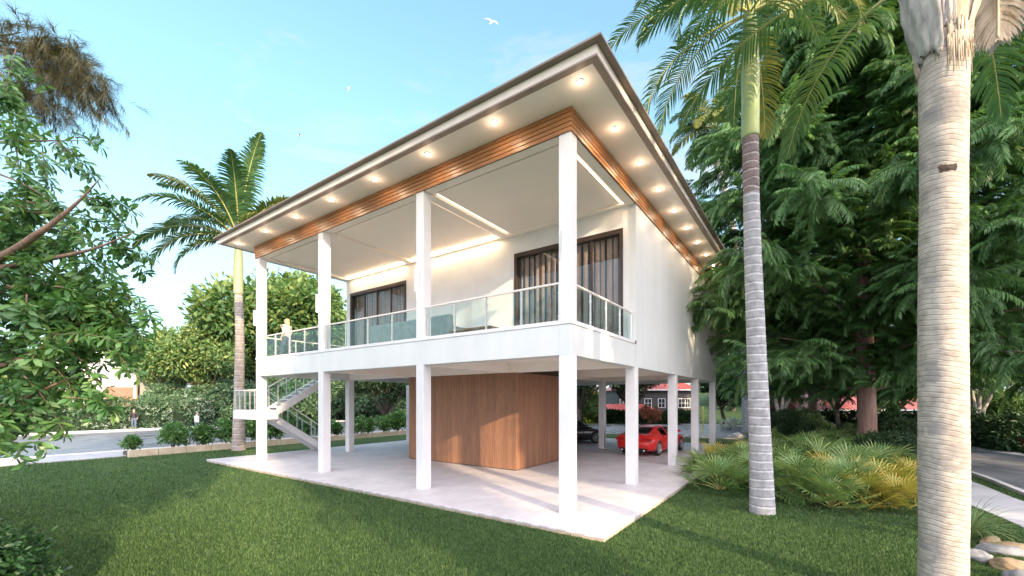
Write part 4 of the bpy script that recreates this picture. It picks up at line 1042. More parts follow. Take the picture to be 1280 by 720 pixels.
def small_palm(seed):
    g_ = np.random.default_rng(seed); r_ = empty('small_palm')
    for k in range(13):
        P_, V_, F__, rr_ = frond_mesh(g_.uniform(1.0,1.45), k*2.39996+g_.normal()*.2, g_.uniform(.75,1.35), g_.uniform(1.0,1.7), 26, .022, .34, seed+k, (0,0,.03), .22, .6)
        o_ = MB().tube([tuple(p) for p in P_], list(np.linspace(.012,.003,len(P_))), 5).build('frond', M['rachis'], r_); npmesh('leaflets', V_, F__, M['L_palm' if k % 4 else 'L_fan'], o_, rr_)
    return r_
SP = small_palm(900); gg = np.random.default_rng(12)
for i, (px, py, s, lb) in enumerate(((992,596,1.0,'small feathery palm nearest the ringed palm trunk in the palmetto bed'),(1038,606,.85,'small feathery palm in the middle of the palmetto bed'),(1012,574,1.15,'tall small palm at the back of the palmetto bed'),
        (928,590,.9,'small feathery palm at the left end of the palmetto bed'),(1118,598,.9,'small feathery palm at the right end of the palmetto bed'),(1062,578,1.1,'small palm in front of the furrowed tree trunk'))):
    x, y, _ = gp(px, py); place(SP, x, y, gg.random()*6, s, lb, 'palm', 'small feathery palms in the palmetto bed', i == 0)

# iris clump, fountain grass tuft, rocks
def blades(name, n, Lr, spread, wd, mat, seed, stiff=1., up=1.1):
    g = np.random.default_rng(seed); root = empty(name); parts = []
    for k in range(n):
        az = g.random()*2*PI; el = up-g.random()*spread; L = Lr*g.uniform(.65,1.1); P = [np.array([math.cos(az),math.sin(az),0])*.05*g.random()]; e = el
        for s_ in range(7): P.append(P[-1]+np.array([math.cos(az)*math.cos(e), math.sin(az)*math.cos(e), math.sin(e)])*L/7); e -= (1.9-stiff)*.22*g.uniform(.6,1.3)
        parts.append(strip(P, wd*np.array([.5,.9,1,1,.85,.6,.35,.05]), [-math.sin(az), math.cos(az), .2]))
    V, Fc, ids = compose(parts); r = g.random(ids.max()+1)[ids]; npmesh('blades', V, Fc, M[mat], root, r); return root
ir = blades('iris_clump', 40, .75, .5, .018, 'L_near', 601, 1.6, 1.5); x, y, _ = gp(1140, 612); ir.location = (x,y,LAWN); tag(ir, 'upright bright green iris clump beside the sandy palm trunk', 'plant')
tf = blades('fountain_grass', 170, 1.15, .8, .006, 'L_tuft', 602, .9, 1.45); x, y, _ = gp(1213, 672); tf.location = (x,y,LAWN); tag(tf, 'arching fountain grass tuft right of the sandy palm trunk', 'grass tuft')
def rock(px, py, sx, sy, sz, mat, seed, label, rz=0):
    x, y, _ = gp(px, py); bm = bmesh.new(); bmesh.ops.create_icosphere(bm, subdivisions=4, radius=1); g = np.random.default_rng(seed)
    from mathutils import noise as mn
    o_ = Vector(g.uniform(-20,20,3))
    for v in bm.verts:
        c_ = v.co.copy(); q = 1+.28*mn.noise(c_*1.1+o_)+.10*mn.noise(c_*3+o_)+.03*mn.noise(c_*9+o_); v.co = Vector((c_.x*sx*q, c_.y*sy*q, max(c_.z,-.45)*sz*q))
    me = bpy.data.meshes.new('boulder'); bm.to_mesh(me); bm.free(); me.polygons.foreach_set('use_smooth', [True]*len(me.polygons)); me.materials.append(M[mat])
    o = bpy.data.objects.new('boulder', me); col.objects.link(o); o.location = (x,y,LAWN+sz*.35); o.rotation_euler.z = rz; tag(o, label, 'boulder', 'garden boulders at the right corner')
rock(1222,700,.19,.17,.13,'stone',1,'rounded grey boulder nearest the sandy palm trunk')
rock(1262,712,.22,.20,.13,'tan_stone',2,'brown boulder at the lower right corner of the picture',.4)
rock(1256,692,.34,.20,.11,'stone',3,'flat blue grey slab rock behind the brown boulder',-.5)
rock(1272,690,.36,.15,.12,'tan_stone',4,'long sand coloured rock at the right edge',-.7)
rock(1238,680,.20,.12,.10,'tan_stone',5,'small sandy rock beside the fountain grass tuft',.3)
rock(920,548,.5,.3,.28,'kerb',6,'pale rock on the lawn by the distant palm trunk')
rock(1284,730,.26,.2,.14,'stone',7,'grey boulder cut off by the lower right corner')

# ---- near tree on the left (only its right side is in view)
def bez(p0, p1, p2, n):
    t = np.linspace(0,1,n)[:,None]; return (1-t)**2*p0+2*t*(1-t)*p1+t*t*p2
def whorl(seed, L=.128, W=.040, n=7):
    g = np.random.default_rng(seed); parts = []
    for k in range(n):
        a = 2*PI*k/n+g.normal()*.15; d = np.array([.45+.2*g.normal(), math.cos(a), math.sin(a)*.8]); v, f = leaf6(L*g.uniform(.75,1.15), W*g.uniform(.85,1.15), g.uniform(.1,.5))
        R = frames(d[None,:]+np.array([[0,0,-.12]]))[0]; parts.append((v@R.T, f))
    return compose(parts)
lt = empty('near_tree', (-7.6,5.4,LAWN)); base = np.array([-7.6,5.4,LAWN])
tag(lt, 'leafy tree at the left edge with whorled leaves and bare pointed branch stubs', 'tree')
MB().tube([(0,0,-.2),(.1,0,2.2),(0,.2,4.6),(-.2,.1,7.2)], [.30,.24,.18,.08], 16).build('trunk', M['twig'], lt)
def A3(px, py, D): return np.array(at(px, py, D))-base
g = np.random.default_rng(77); br = MB(); pos = []; dd = []; tw = MB()
def branch(P, r0, r1): 
    P = smooth(P, 5); br.tube([tuple(p) for p in P], list(np.linspace(r0, r1, len(P))), 8)
branch([A3(-60,640,5.2)*.0+np.array([0,.1,2.6]), A3(-40,360,5.3), A3(30,305,4.7), A3(62,282,4.6), A3(98,252,4.6), A3(126,222,4.6)], .06, .003)
branch([np.array([0,.1,2.2]), A3(-60,345,5.4), A3(0,335,5.4), A3(70,322,4.8), A3(120,310,4.8), A3(168,290,4.8)], .055, .003)
branch([np.array([0,.2,4.2]), A3(-60,180,5.6), A3(0,178,5.6), A3(50,176,5.5), A3(105,176,5.4)], .035, .003)
branch([np.array([0,.2,3.8]), A3(-60,200,5.2), A3(0,218,5.2), A3(40,236,5.1), A3(75,258,5.0)], .022, .003)
branch([np.array([0,.2,3.0]), A3(-60,262,5.2), A3(0,262,5.2), A3(60,266,5.1), A3(100,262,5.0)], .022, .003)
branch([np.array([0,.0,1.8]), A3(-60,470,4.8), A3(10,455,4.8), A3(80,420,4.8), A3(150,385,4.9)], .045, .004)
branch([np.array([0,.0,1.5]), A3(-60,520,4.8), A3(10,505,4.8), A3(70,480,4.8), A3(130,455,4.9)], .04, .004)
def sprayL(p0, p1, arch, n, wob=.03):
    mid = (p0+p1)/2+np.array([0,0,arch]); P = bez(p0, mid, p1, 9); tw.tube([tuple(p) for p in P], list(np.linspace(.009,.002,9)), 5)
    for k in range(n):
        u = .18+.82*k/(n-1); x = u*8; i = int(min(x,7)); f = x-i; p = P[i]*(1-f)+P[i+1]*f; t = P[i+1]-P[i]; t /= np.linalg.norm(t)
        s_ = np.cross(t,[0,0,1.]); sd_ = (-1 if k % 2 else 1)
        pos.append(p+s_*sd_*.035+g.normal(size=3)*wob*.5); dd.append(t+s_*sd_*.7+g.normal(size=3)*.25)
# hand placed outer sprays: start px, end px, depth, arch
for (x0,y0,x1,y1,D,ar,n) in ((70,178,118,222,5.3,.10,9),(95,172,120,180,5.4,.06,6),(75,178,90,212,5.5,.06,7),(20,185,30,265,5.3,.05,9),(52,190,62,240,5.2,.10,9),(100,245,160,290,5.0,.22,12),(92,268,152,300,5.0,.15,10),(55,250,92,300,4.9,.14,10),
        (110,250,162,262,5.1,.12,9),(80,282,134,322,5.0,.10,10),(120,300,188,325,5.2,.10,9),(60,302,138,352,5.0,.16,12),(115,322,155,362,5.3,.12,9),(138,300,180,345,5.2,.10,9),(75,320,124,366,4.8,.10,11),(95,340,150,398,4.9,.14,11),
        (130,372,190,398,5.0,.15,11),(120,385,185,430,5.0,.15,11),(100,392,160,460,4.9,.12,11),(120,420,172,472,4.9,.14,10),(90,440,140,506,4.8,.12,11),(60,452,112,520,4.8,.12,11),(30,470,82,545,4.7,.14,11),(20,490,55,560,4.6,.1,10),(-10,500,28,580,4.6,.1,10),
        (20,60,5,130,6.0,.05,9),(0,90,24,150,5.9,.1,9),(-10,120,50,165,5.8,.1,10),(0,150,45,175,5.7,.1,10),(25,225,60,262,5.2,.1,9),(85,395,186,408,5.1,.18,12),(70,370,165,372,4.9,.2,12),(30,430,150,428,4.6,.2,12)):
    p0 = A3(x0,y0,D); p1 = A3(x1,y1,D-.1+g.normal()*.15); sprayL(p0, p1, ar, n)
# denser inner foliage
def region(n, fx, fy, D0, D1, ln):
    for _ in range(n):
        x0, y0 = fx(), fy(); D = g.uniform(D0, D1); p0 = A3(x0,y0,D); dr = np.array([g.uniform(-.1,.75), g.normal()*.5, g.normal()*.25]); p1 = p0+dr*ln+np.array([0,0,-.25*ln]); sprayL(p0, p1, .12*ln, 8)
region(170, lambda: g.uniform(-260,95), lambda: g.uniform(355,500), 4.4, 6.3, .55)
region(70, lambda: g.uniform(60,140), lambda: g.uniform(370,425), 4.7, 6.0, .5)
region(60, lambda: g.uniform(-260,25), lambda: g.uniform(60,360), 4.9, 6.6, .5)
region(60, lambda: g.uniform(-60,60), lambda: g.uniform(235,360), 4.8, 6.0, .45)
region(64, lambda: g.uniform(-200,30), lambda: g.uniform(480,545), 4.3, 5.5, .42)
region(90, lambda: g.uniform(-500,-250), lambda: g.uniform(0,480), 5.0, 7.5, .7)
br.build('branch', M['twig'], lt); tw.build('twigs', M['twig'], lt)['kind'] = 'stuff'
pos = np.array(pos); dd = np.array(dd); n = len(pos); ch = g.integers(0,3,n); parts = []
for k in range(3):
    s = ch == k; parts.append(scatter(whorl(700+k), frames(dd[s], roll=g.normal(size=s.sum())*.4), pos[s], g.uniform(.8,1.3,s.sum()), g.random(s.sum()), 70+k, .35))
V, Fc, r = merge(*parts); npmesh('leaves', V, Fc, M['L_near'], lt, r)

# dry needle foliage hanging in from a second tree at the upper left
dt = empty('dry_needled_tree', (-11.5,8.6,LAWN)); base2 = np.array([-11.5,8.6,LAWN])
tag(dt, 'tree with drooping dry brown needle clumps at the upper left corner', 'tree')
MB().tube([(0,0,-.2),(.1,0,4),(0,0,9),(0,0,12)], [.32,.26,.16,.04], 14).build('trunk', M['bark'], dt)
def A4(px, py, D): return np.array(at(px, py, D))-base2
b = MB(); pos = []; dd = []; g = np.random.default_rng(78)
def dry(P, n, sp):
    P = smooth(P, 6); b.tube([tuple(p) for p in P], list(np.linspace(.035,.006,len(P))), 6)
    for k in range(n):
        v = (.35+.65*g.random()**.8)*(len(P)-1); i = int(min(v,len(P)-2)); t = P[i+1]-P[i]; t /= np.linalg.norm(t); pos.append(P[i]+g.normal(size=3)*sp); dd.append(t+g.normal(size=3)*.45+np.array([.15,0,-.25]))
dry([np.array([0,0,9.]), A4(-40,50,8.5), A4(40,58,8.4), A4(75,62,8.4), A4(108,95,8.3), A4(122,128,8.3)], 330, .15)
dry([np.array([0,0,9.]), A4(-30,60,8.6), A4(30,66,8.5), A4(58,80,8.4), A4(82,108,8.3)], 240, .15)
dry([np.array([0,0,8.2]), A4(-40,100,8.3), A4(15,108,8.2), A4(40,118,8.2), A4(70,142,8.2)], 200, .15)
dry([np.array([0,0,9.]), A4(-60,40,8.7), A4(0,44,8.6), A4(28,40,8.6)], 60, .15)
b.build('branch', M['bark'], dt); pos = np.array(pos); dd = np.array(dd)
parts = []
for _ in range(26):
    d = np.array([1.,g.normal()*.38,g.normal()*.38]); d /= np.linalg.norm(d); l = g.uniform(.18,.34); w_ = np.cross(d,[0,0,1.]); w_ /= np.linalg.norm(w_); s0 = np.array([g.uniform(0,.25),0,0])
    parts.append((np.array([s0+w_*.004, s0-w_*.004, s0+d*l+np.array([0,0,-.05])]), np.array([(0,1,2)])))
V, Fc, r = scatter(compose(parts), frames(dd), pos, g.uniform(.8,1.2,len(pos)), g.random(len(pos)), 5); npmesh('needles', V, Fc, M['L_dry'], dt, r)

# shrub in the lower left corner
ls = bush_meshes(95, .75, 1.35, 1300, .085, .036, 9, 'L_corner', 'corner_shrub', True, 8); x, y = at(-82,0,4.3)[:2]; place(ls, x, y, 0, 1., 'dark leafy shrub in the lower left corner', 'shrub', None, True)

# ================================================================== OTHER BUILDINGS
def house_box(root, x0, x1, y0, y1, z0, z1, mat='siding', name='wall'): return MB().box(x0,x1,y0,y1,z0,z1).build(name, M[mat], root)
def window(root, xc, zc, w, h, yf, mull=1, face='y', blind=0):
    """window on the face y = yf (looking towards -y)"""
    f = MB(); t = .07
    f.box(xc-w/2-t, xc-w/2, yf-.06, yf+.02, zc-h/2-t, zc+h/2+t); f.box(xc+w/2, xc+w/2+t, yf-.06, yf+.02, zc-h/2-t, zc+h/2+t)
    f.box(xc-w/2, xc+w/2, yf-.06, yf+.02, zc+h/2, zc+h/2+t); f.box(xc-w/2, xc+w/2, yf-.06, yf+.02, zc-h/2-t, zc-h/2)
    for k in range(mull): q = xc-w/2+w*(k+1)/(mull+1); f.box(q-.02, q+.02, yf-.05, yf+.0, zc-h/2, zc+h/2)
    f.box(xc-w/2, xc+w/2, yf-.045, yf-.005, zc-.02, zc+.02)
    o = f.build('window', M['white'], root); MB().box(xc-w/2, xc+w/2, yf-.02, yf-.012, zc-h/2, zc+h/2).build('pane', M['winglass'], o)
    if blind: MB().box(xc-w/2+.01, xc+w/2-.01, yf-.035, yf-.022, zc+h/2-blind*h, zc+h/2).build('blind', M['white'], o)
m_, nt_, b_ = new_mat('window_glass_dark'); b_.inputs['Base Color'].default_value = rgb((.03,.035,.04)); b_.inputs['Roughness'].default_value = .08; M['winglass'] = m_
def hip(root, x0, x1, y0, y1, z0, z1, ins, name='roof', t=.12):
    e = .45; mb = MB(); X0,X1,Y0,Y1 = x0-e,x1+e,y0-e,y1+e; ym = (Y0+Y1)/2
    V = [(X0,Y0,z0),(X1,Y0,z0),(X1,Y1,z0),(X0,Y1,z0),(X0,Y0,z0+t),(X1,Y0,z0+t),(X1,Y1,z0+t),(X0,Y1,z0+t),(X0+ins,ym,z1),(X1-ins,ym,z1)]
    mb.add(V, [(0,3,2,1),(0,1,5,4),(1,2,6,5),(2,3,7,6),(3,0,4,7),(4,5,9,8),(6,7,8,9),(5,6,9),(7,4,8)]); r = mb.build(name, M['redroof'], root)
    MB().box(X0-.01,X1+.01,Y0-.03,Y0-.002,z0-.02,z0+t+.01).build('gutter', M['white'], r); return r
# charcoal house: main block and low wing (origin at its front left corner)
D1 = 56.0; zc = lambda py, D: EYE-(py-HY)/F_*D
xw = lambda px, D: (px-CX)/F_*D
ch = empty('charcoal_house', (0,D1,LAWN)); tag(ch, 'two storey charcoal sided house with red roofs across the rear street', 'house')
house_box(ch, xw(773,D1), xw(871,D1), 0, 8, -1.4, zc(487,D1)); hip(ch, xw(773,D1), xw(871,D1), 0, 8, zc(487,D1), zc(466,D1), 3.5)
house_box(ch, xw(728,D1), xw(832,D1), -2.6, -.01, -1.4, zc(518,D1-2.6)-LAWN)
rf = MB(); X0, X1 = xw(718,D1-3), xw(838,D1-3); z0, z1 = zc(517,D1-3), zc(504,D1)
rf.add([(X0,-3.1,z0),(X1,-3.1,z0),(X1-2.5,-.02,z1),(X0+3.5,-.02,z1),(X0,-3.1,z0-.14),(X1,-3.1,z0-.14),(X1-2.5,-.02,z1-.14),(X0+3.5,-.02,z1-.14)], [(0,1,2,3),(7,6,5,4),(0,4,5,1),(1,5,6,2),(2,6,7,3),(3,7,4,0)]); rf.build('porch_roof', M['redroof'], ch)
for px in (779,810,827,852,859.5): window(ch, xw(px,D1), zc(502,D1)-.1, .55 if px > 858 else .82, 1.1, -.0, 1)
for px in (852,859.5): window(ch, xw(px,D1), zc(523.5,D1)-.05, .55 if px > 858 else .82, 1.1, -.0, 1, blind=.4 if px < 858 else 0)
for px, w in ((734,.7),(773,.7),(826,1.5)): window(ch, xw(px,D1-2.6), zc(521.5,D1-2.6)-.05, w, .42, -2.6, 2)
MB().box(xw(855,D1), xw(866,D1), -1.2, -.02, -.3, .55).build('porch_step', M['kerb'], ch)
# long low house with ribbed red roof
D2 = 40.0
lh = empty('red_roofed_house', (0,D2,LAWN)); tag(lh, 'long low charcoal house with ribbed red metal roof behind the furrowed tree trunk', 'house')
house_box(lh, xw(1000,D2), xw(1206,D2), 0, 7, -1.4, zc(512,D2)+.03)
rf = MB(); X0, X1 = xw(992,D2), xw(1224,D2); z0, z1 = zc(512,D2)+.10, zc(484,D2+3.5)+.3
rf.add([(X0,-.6,z0),(X1,-.6,z0),(X1-1.6,3.5,z1),(X0,3.5,z1),(X0,7.6,z0),(X1,7.6,z0)], [(0,1,2,3),(3,2,5,4),(0,3,4),(1,5,2),(0,4,5,1)]); r = rf.build('roof', M['redroof'], lh)
MB().box(X0-.02,X1+.02,-.66,-.603,z0-.10,z0+.03).build('gutter', M['white'], r)
MB().box(xw(1012,D2),xw(1018,D2),1.2,1.9,1.9,z1+.5).build('chimney', M['block'], r)
for px, w in ((1061,.95),(1098,.8),(1115,1.0),(1135,.8),(1170,.9)): window(lh, xw(px,D2), zc(517,D2)-LAWN*0-.05, w, .38, 0, 2)
MB().box(xw(1049,D2)-.06, xw(1049,D2)+.06, -.5,-.38,-.2,z0-.1).build('porch_post', M['white'], lh)
MB().box(xw(1039,D2)-.35, xw(1039,D2)+.35, -.05,-.001,-.2,z0-.35).build('door', M['block'], lh)
# white house on the left
D3 = 52.0
wh = empty('white_modern_house', (0,D3,LAWN)); tag(wh, 'white flat roofed house with brick base and small canopy behind the left hedge', 'house')
MB().box(xw(60,D3), xw(172,D3), 0, 8, 2.8, zc(432,D3)).build('wall', M['white'], wh)
MB().box(xw(56,D3), xw(176,D3), -.4, 8.4, zc(432,D3)+.001, zc(432,D3)+.35).build('roof', M['white'], wh)
MB().box(xw(40,D3), xw(184,D3), -.5, 8, -.3, 2.85).build('terrace_base', M['white'], wh)
MB().box(xw(137,D3), xw(177,D3), -.62, -.5, 2.0, zc(484,D3)-LAWN).build('brick_parapet', M['brick'], wh)
MB().box(xw(166,D3), xw(186.5,D3), -1.2, 3, zc(450.5,D3), zc(446.5,D3)).build('canopy', M['cream'], wh)
MB().box(xw(175,D3), xw(177.5,D3), -.9, -.65, 2.86, zc(450.5,D3)-.002).build('canopy_post', M['cream'], wh)
MB().box(xw(170.5,D3), xw(174,D3), -.04, -.002, 3.2, zc(453,D3)).build('window', M['winglass'], wh)
pb_ = MB().box(15.63,15.73,34.9,35.0,-.15,2.0).build('slender_post', M['rachis']); tag(pb_, 'thin yellow post by the rear street between the last two patio columns', 'post')

# ================================================================== BALCONY FURNITURE (house local coordinates)
def local_root(name, a, b_, z, label, cat):
    x, y = hw(a, b_); return tag(empty(name, (x,y,z), HROT), label, cat)
sf = local_root('outdoor_sofa', 7.0, 1.7, 4.216, 'teal grey outdoor sofa with its back to the balcony railing', 'sofa')
MB().box(-.2, .75, -2.0, 2.0, .06, .42).build('base', M['teal'], sf, .03)
MB().box(-.34, -.14, -2.1, 2.1, .05, 1.0).build('backrest', M['teal'], sf, .05)
for y0 in (-2.08, 1.86): MB().box(-.138, .75, y0, y0+.22, .05, .66).build('armrest', M['teal'], sf, .04)
for k in range(3): MB().box(-.12, .74, -1.84+k*1.233, -.62+k*1.233, .425, .58).build('seat_cushion', M['teal'], sf, .05)
for x_ in (-.25,.68):
    for y_ in (-1.95,1.95): MB().box(x_-.03,x_+.03,y_-.03,y_+.03,0,.06).build('leg', M['frame'], sf)
tb = local_root('low_table', 3.9, 1.5, 4.216, 'low wooden table on the balcony behind the glass railing', 'table')
MB().box(-.4,.4,-.8,.8,.36,.41).build('table_top', M['tabletop'], tb, .006)
for x_ in (-.34,.34):
    for y_ in (-.72,.72): MB().box(x_-.03,x_+.03,y_-.03,y_+.03,0,.36).build('leg', M['tabletop'], tb)

# ================================================================== CARS
def paint(name, c):
    m, nt, b = new_mat(name); b.inputs['Base Color'].default_value = rgb(c); b.inputs['Roughness'].default_value = .35; b.inputs['Coat Weight'].default_value = .45; b.inputs['Coat Roughness'].default_value = .04; return m
M['redpaint'] = paint('red_car_paint', (.62,.018,.014)); M['blackpaint'] = paint('black_car_paint', (.008,.008,.009))
M['rim'] = noisy('alloy_rim', (.45,.45,.46), (.6,.6,.62), 9, .3, .9, bs=0)
M['tail'] = noisy('tail_lamp_red', (.35,.01,.01), (.45,.02,.02), 5, .15, bs=0); M['headl'] = noisy('headlamp', (.6,.62,.65), (.7,.7,.72), 5, .1, bs=0)
M['plate'] = noisy('plate_white', (.7,.7,.68), (.75,.75,.74), 5, .5, bs=0); M['chrome'] = noisy('chrome_trim', (.7,.7,.7), (.8,.8,.8), 5, .15, 1., bs=0)
def interp(xs, ys, x): return float(np.interp(x, xs, ys))
def loft(sections, close=True):
    n = len(sections[0]); V = [p for s in sections for p in s]; Fc = []
    for i in range(len(sections)-1):
        for k in range(n-1): Fc.append((i*n+k, i*n+k+1, (i+1)*n+k+1, (i+1)*n+k))
    if close: Fc.append(tuple(range(n))[::-1]); Fc.append(tuple((len(sections)-1)*n+k for k in range(n)))
    return V, Fc
def make_car(name, paintm, label, cat='car', coupe=True):
    root = empty(name); tag(root, label, cat)
    Lh = 2.28; xs = [-2.28,-2.22,-2.05,-1.7,-1.3,-.9,-.4,.2,.8,1.2,1.6,1.95,2.18,2.30]
    top = [.66,.84,.95,.985,.97,.95,.93,.92,.915,.88,.80,.72,.62,.50] if coupe else [.62,.88,.97,.985,.97,.96,.95,.945,.94,.92,.86,.78,.67,.52]
    wid = [.70,.80,.87,.92,.935,.925,.905,.90,.905,.915,.91,.86,.76,.60]; bot = [.38,.28,.24,.21,.19,.18,.17,.17,.17,.18,.19,.22,.27,.36]
    secs = []
    for x in np.linspace(-2.28, 2.30, 34):
        t_, w_, b_ = interp(xs,top,x), interp(xs,wid,x), interp(xs,bot,x); hgt = t_-b_
        half = [(0,b_),(w_*.80,b_),(w_*.955,b_+.08*hgt),(w_*.985,b_+.28*hgt),(w_*1.0,b_+.52*hgt),(w_*.985,b_+.72*hgt),(w_*.955,b_+.84*hgt),(w_*.89,b_+.94*hgt),(w_*.74,b_+.99*hgt),(w_*.4,t_+.012),(0,t_+.02)]
        sec = [(x,y_,z_) for y_, z_ in half]+[(x,-y_,z_) for y_, z_ in reversed(half[1:-1])]; sec.append(sec[0]); secs.append(sec)
    V, Fc = loft(secs); mb = MB().add(V, Fc, True); body = mb.build('body', paintm, root)
    bm = bmesh.new(); bm.from_mesh(body.data); bmesh.ops.remove_doubles(bm, verts=bm.verts, dist=.0005); bmesh.ops.recalc_face_normals(bm, faces=bm.faces); bm.to_mesh(body.data); bm.free()
    cuts = MB()
    for x in (-1.38, 1.42):
        for y in (-1, 1): cuts.tube([(x, y*.60, .33), (x, y*1.1, .33)], .375, 28)
    co = cuts.build('cut', paintm); md = body.modifiers.new('b','BOOLEAN'); md.object = co; md.operation = 'DIFFERENCE'; md.solver = 'EXACT'
    dg = bpy.context.evaluated_depsgraph_get(); me = bpy.data.meshes.new_from_object(body.evaluated_get(dg)); body.modifiers.clear(); body.data = me; bpy.data.objects.remove(co)
    # greenhouse
    gx = [-1.75,-1.45,-.95,-.35,.1,.45,.85,1.05] if coupe else [-1.85,-1.65,-1.15,-.45,.2,.55,.95,1.15]
    gz = [.97,1.08,1.25,1.325,1.32,1.26,1.03,.93] if coupe else [.98,1.12,1.36,1.44,1.43,1.36,1.08,.94]
    gw = [.60,.60,.565,.55,.55,.56,.64,.68]
    def ghs(off):
        S_ = []
        for x in np.linspace(gx[0], gx[-1], 20):
            z_, w_ = interp(gx,gz,x)+off, interp(gx,gw,x); bw = .83
            half = [(bw+off, .90),(bw*.97+off, .95),(max(w_,.3)*.5+bw*.5+off*.9, (z_+.94)/2),(w_+off*.6+.03, max(z_-.055,.945)),(w_*.8, z_),(w_*.4, z_+.012),(0, z_+.018)]
            S_.append([(x,y_,min(q,z_+.02)) for y_, q in half]+[(x,-y_,min(q,z_+.02)) for y_, q in reversed(half[:-1])])
        return S_
    S_ = ghs(0); V, Fc = loft(S_, False); MB().add(V, Fc, True).build('windows', M['carglass'], root)
    S_ = ghs(.006); n = len(S_[0]); i0, i1 = (5, 13) if coupe else (4, 14)
    rf = MB(); V, _ = loft(S_, False); Fc = [(i*n+k, i*n+k+1, (i+1)*n+k+1, (i+1)*n+k) for i in range(i0, i1) for k in range(3, n-4)]
    for k in (2,3,n-5,n-4):     # rails and pillars
        Fc += [(i*n+k, i*n+k+1, (i+1)*n+k+1, (i+1)*n+k) for i in list(range(0,i0))+list(range(i1,19)) if k in (3,n-5)]
    for i in (0,1,2,3,4,9,18):
        for k in (0,1,2,n-4,n-3,n-2): Fc.append((i*n+k, i*n+k+1, (i+1)*n+k+1, (i+1)*n+k))
    rf.add(V, Fc, True).build('roof', paintm, root)
    MB().box(-1.5,.9,-.70,.70,.55,.90).build('interior', M['dark'], root)
    for x_ in (-.55,.35):
        for y_ in (-.36,.36): MB().box(x_-.08,x_+.08,y_-.22,y_+.22,.9,1.16).build('seat', M['dark'], root, .05)
    for x in (-1.38, 1.42):
        for y in (-1, 1):
            ty = MB(); prof = [(.20,.66),(.31,.66),(.335,.69),(.338,.75),(.335,.84),(.31,.88),(.24,.885)]; n2 = 32
            VV = [(x+r_*math.cos(2*PI*k/n2), y*q, .335+r_*math.sin(2*PI*k/n2)) for r_, q in prof for k in range(n2)]
            ty.add(VV, [(i*n2+k, i*n2+(k+1)%n2, (i+1)*n2+(k+1)%n2, (i+1)*n2+k) for i in range(len(prof)-1) for k in range(n2)], True); wo = ty.build('wheel', M['black'], root)
            rm = MB(); 
            VV = [(x+r_*math.cos(2*PI*k/n2), y*q, .335+r_*math.sin(2*PI*k/n2)) for r_, q in ((.245,.80),(.245,.886),(.222,.888),(.218,.80)) for k in range(n2)]
            rm.add(VV, [(i*n2+k, i*n2+(k+1)%n2, (i+1)*n2+(k+1)%n2, (i+1)*n2+k) for i in range(3) for k in range(n2)], True)
            for k in range(10):
                a = 2*PI*k/10; ca, sa = math.cos(a), math.sin(a)
                P_ = [(x+ca*.03, y*.872, .335+sa*.03), (x+ca*.225, y*.862, .335+sa*.225)]; rm.tube(P_, [.020,.013], 5)
            rm.tube([(x,y*.84,.335),(x,y*.885,.335)], .045, 14); rm.build('rim', M['rim'], wo)
            MB().tube([(x,y*.70,.335),(x,y*.79,.335)], .235, 24).build('brake', M['dark'], wo)
            MB().box(x-.38,x+.38,min(y*.58,y*.63),max(y*.58,y*.63),.25,.74).build('wheel_housing', M['black'], root)
    for y in (-1, 1):
        def plate_on(x0, x1, y0, y1, z0, z1, nm, mt):
            lo, hi = sorted((y*y0, y*y1)); MB().box(x0,x1,lo,hi,z0,z1).build(nm, M[mt], root, .012)
        plate_on(-2.275,-2.06,.42,.845,.70,.82,'tail_lamp','tail'); plate_on(1.98,2.20,.50,.77,.56,.66,'headlight','headl')
        plate_on(-.30,-.10,.908,.93,.74,.765,'door_handle','chrome')
        mr = MB(); mr.box(.62,.80,*sorted((y*.93,y*1.06)),.98,1.10); mr.box(.68,.74,*sorted((y*.82,y*.94)),.98,1.01); mr.build('mirror', paintm, root, .02)
        MB().tube([(-2.31,y*.52,.27),(-2.15,y*.52,.27)], .045, 14).build('exhaust', M['chrome'], root)
        for x_ in (-.95,.55): MB().box(x_-.004,x_+.004,*sorted((y*.88,y*.9135)),.30,.87).build('door_seam', M['black'], root)
    MB().box(-2.30,-2.262,-.26,.26,.50,.62).build('number_plate', M['plate'], root, .004)
    MB().box(-2.30,-2.12,-.60,.60,.24,.37).build('rear_diffuser', M['black'], root, .02)
    MB().box(2.15,2.302,-.42,.42,.34,.48).build('grille', M['black'], root, .02)
    return root
rc = make_car('parked_car', M['redpaint'], 'glossy red coupe parked under the right side of the house, rear facing the viewer')
rc.location = (6.95, 20.98, 0); rc.rotation_euler.z = math.atan2(.756,.655)
bc = make_car('parked_car', M['blackpaint'], 'black car parked farther back behind the corner column', coupe=False)
an = math.radians(22); bc.location = (4.95-1.42*math.cos(an)-.84*math.sin(an), 25.1-1.42*math.sin(an)+.84*math.cos(an), 0); bc.rotation_euler.z = an

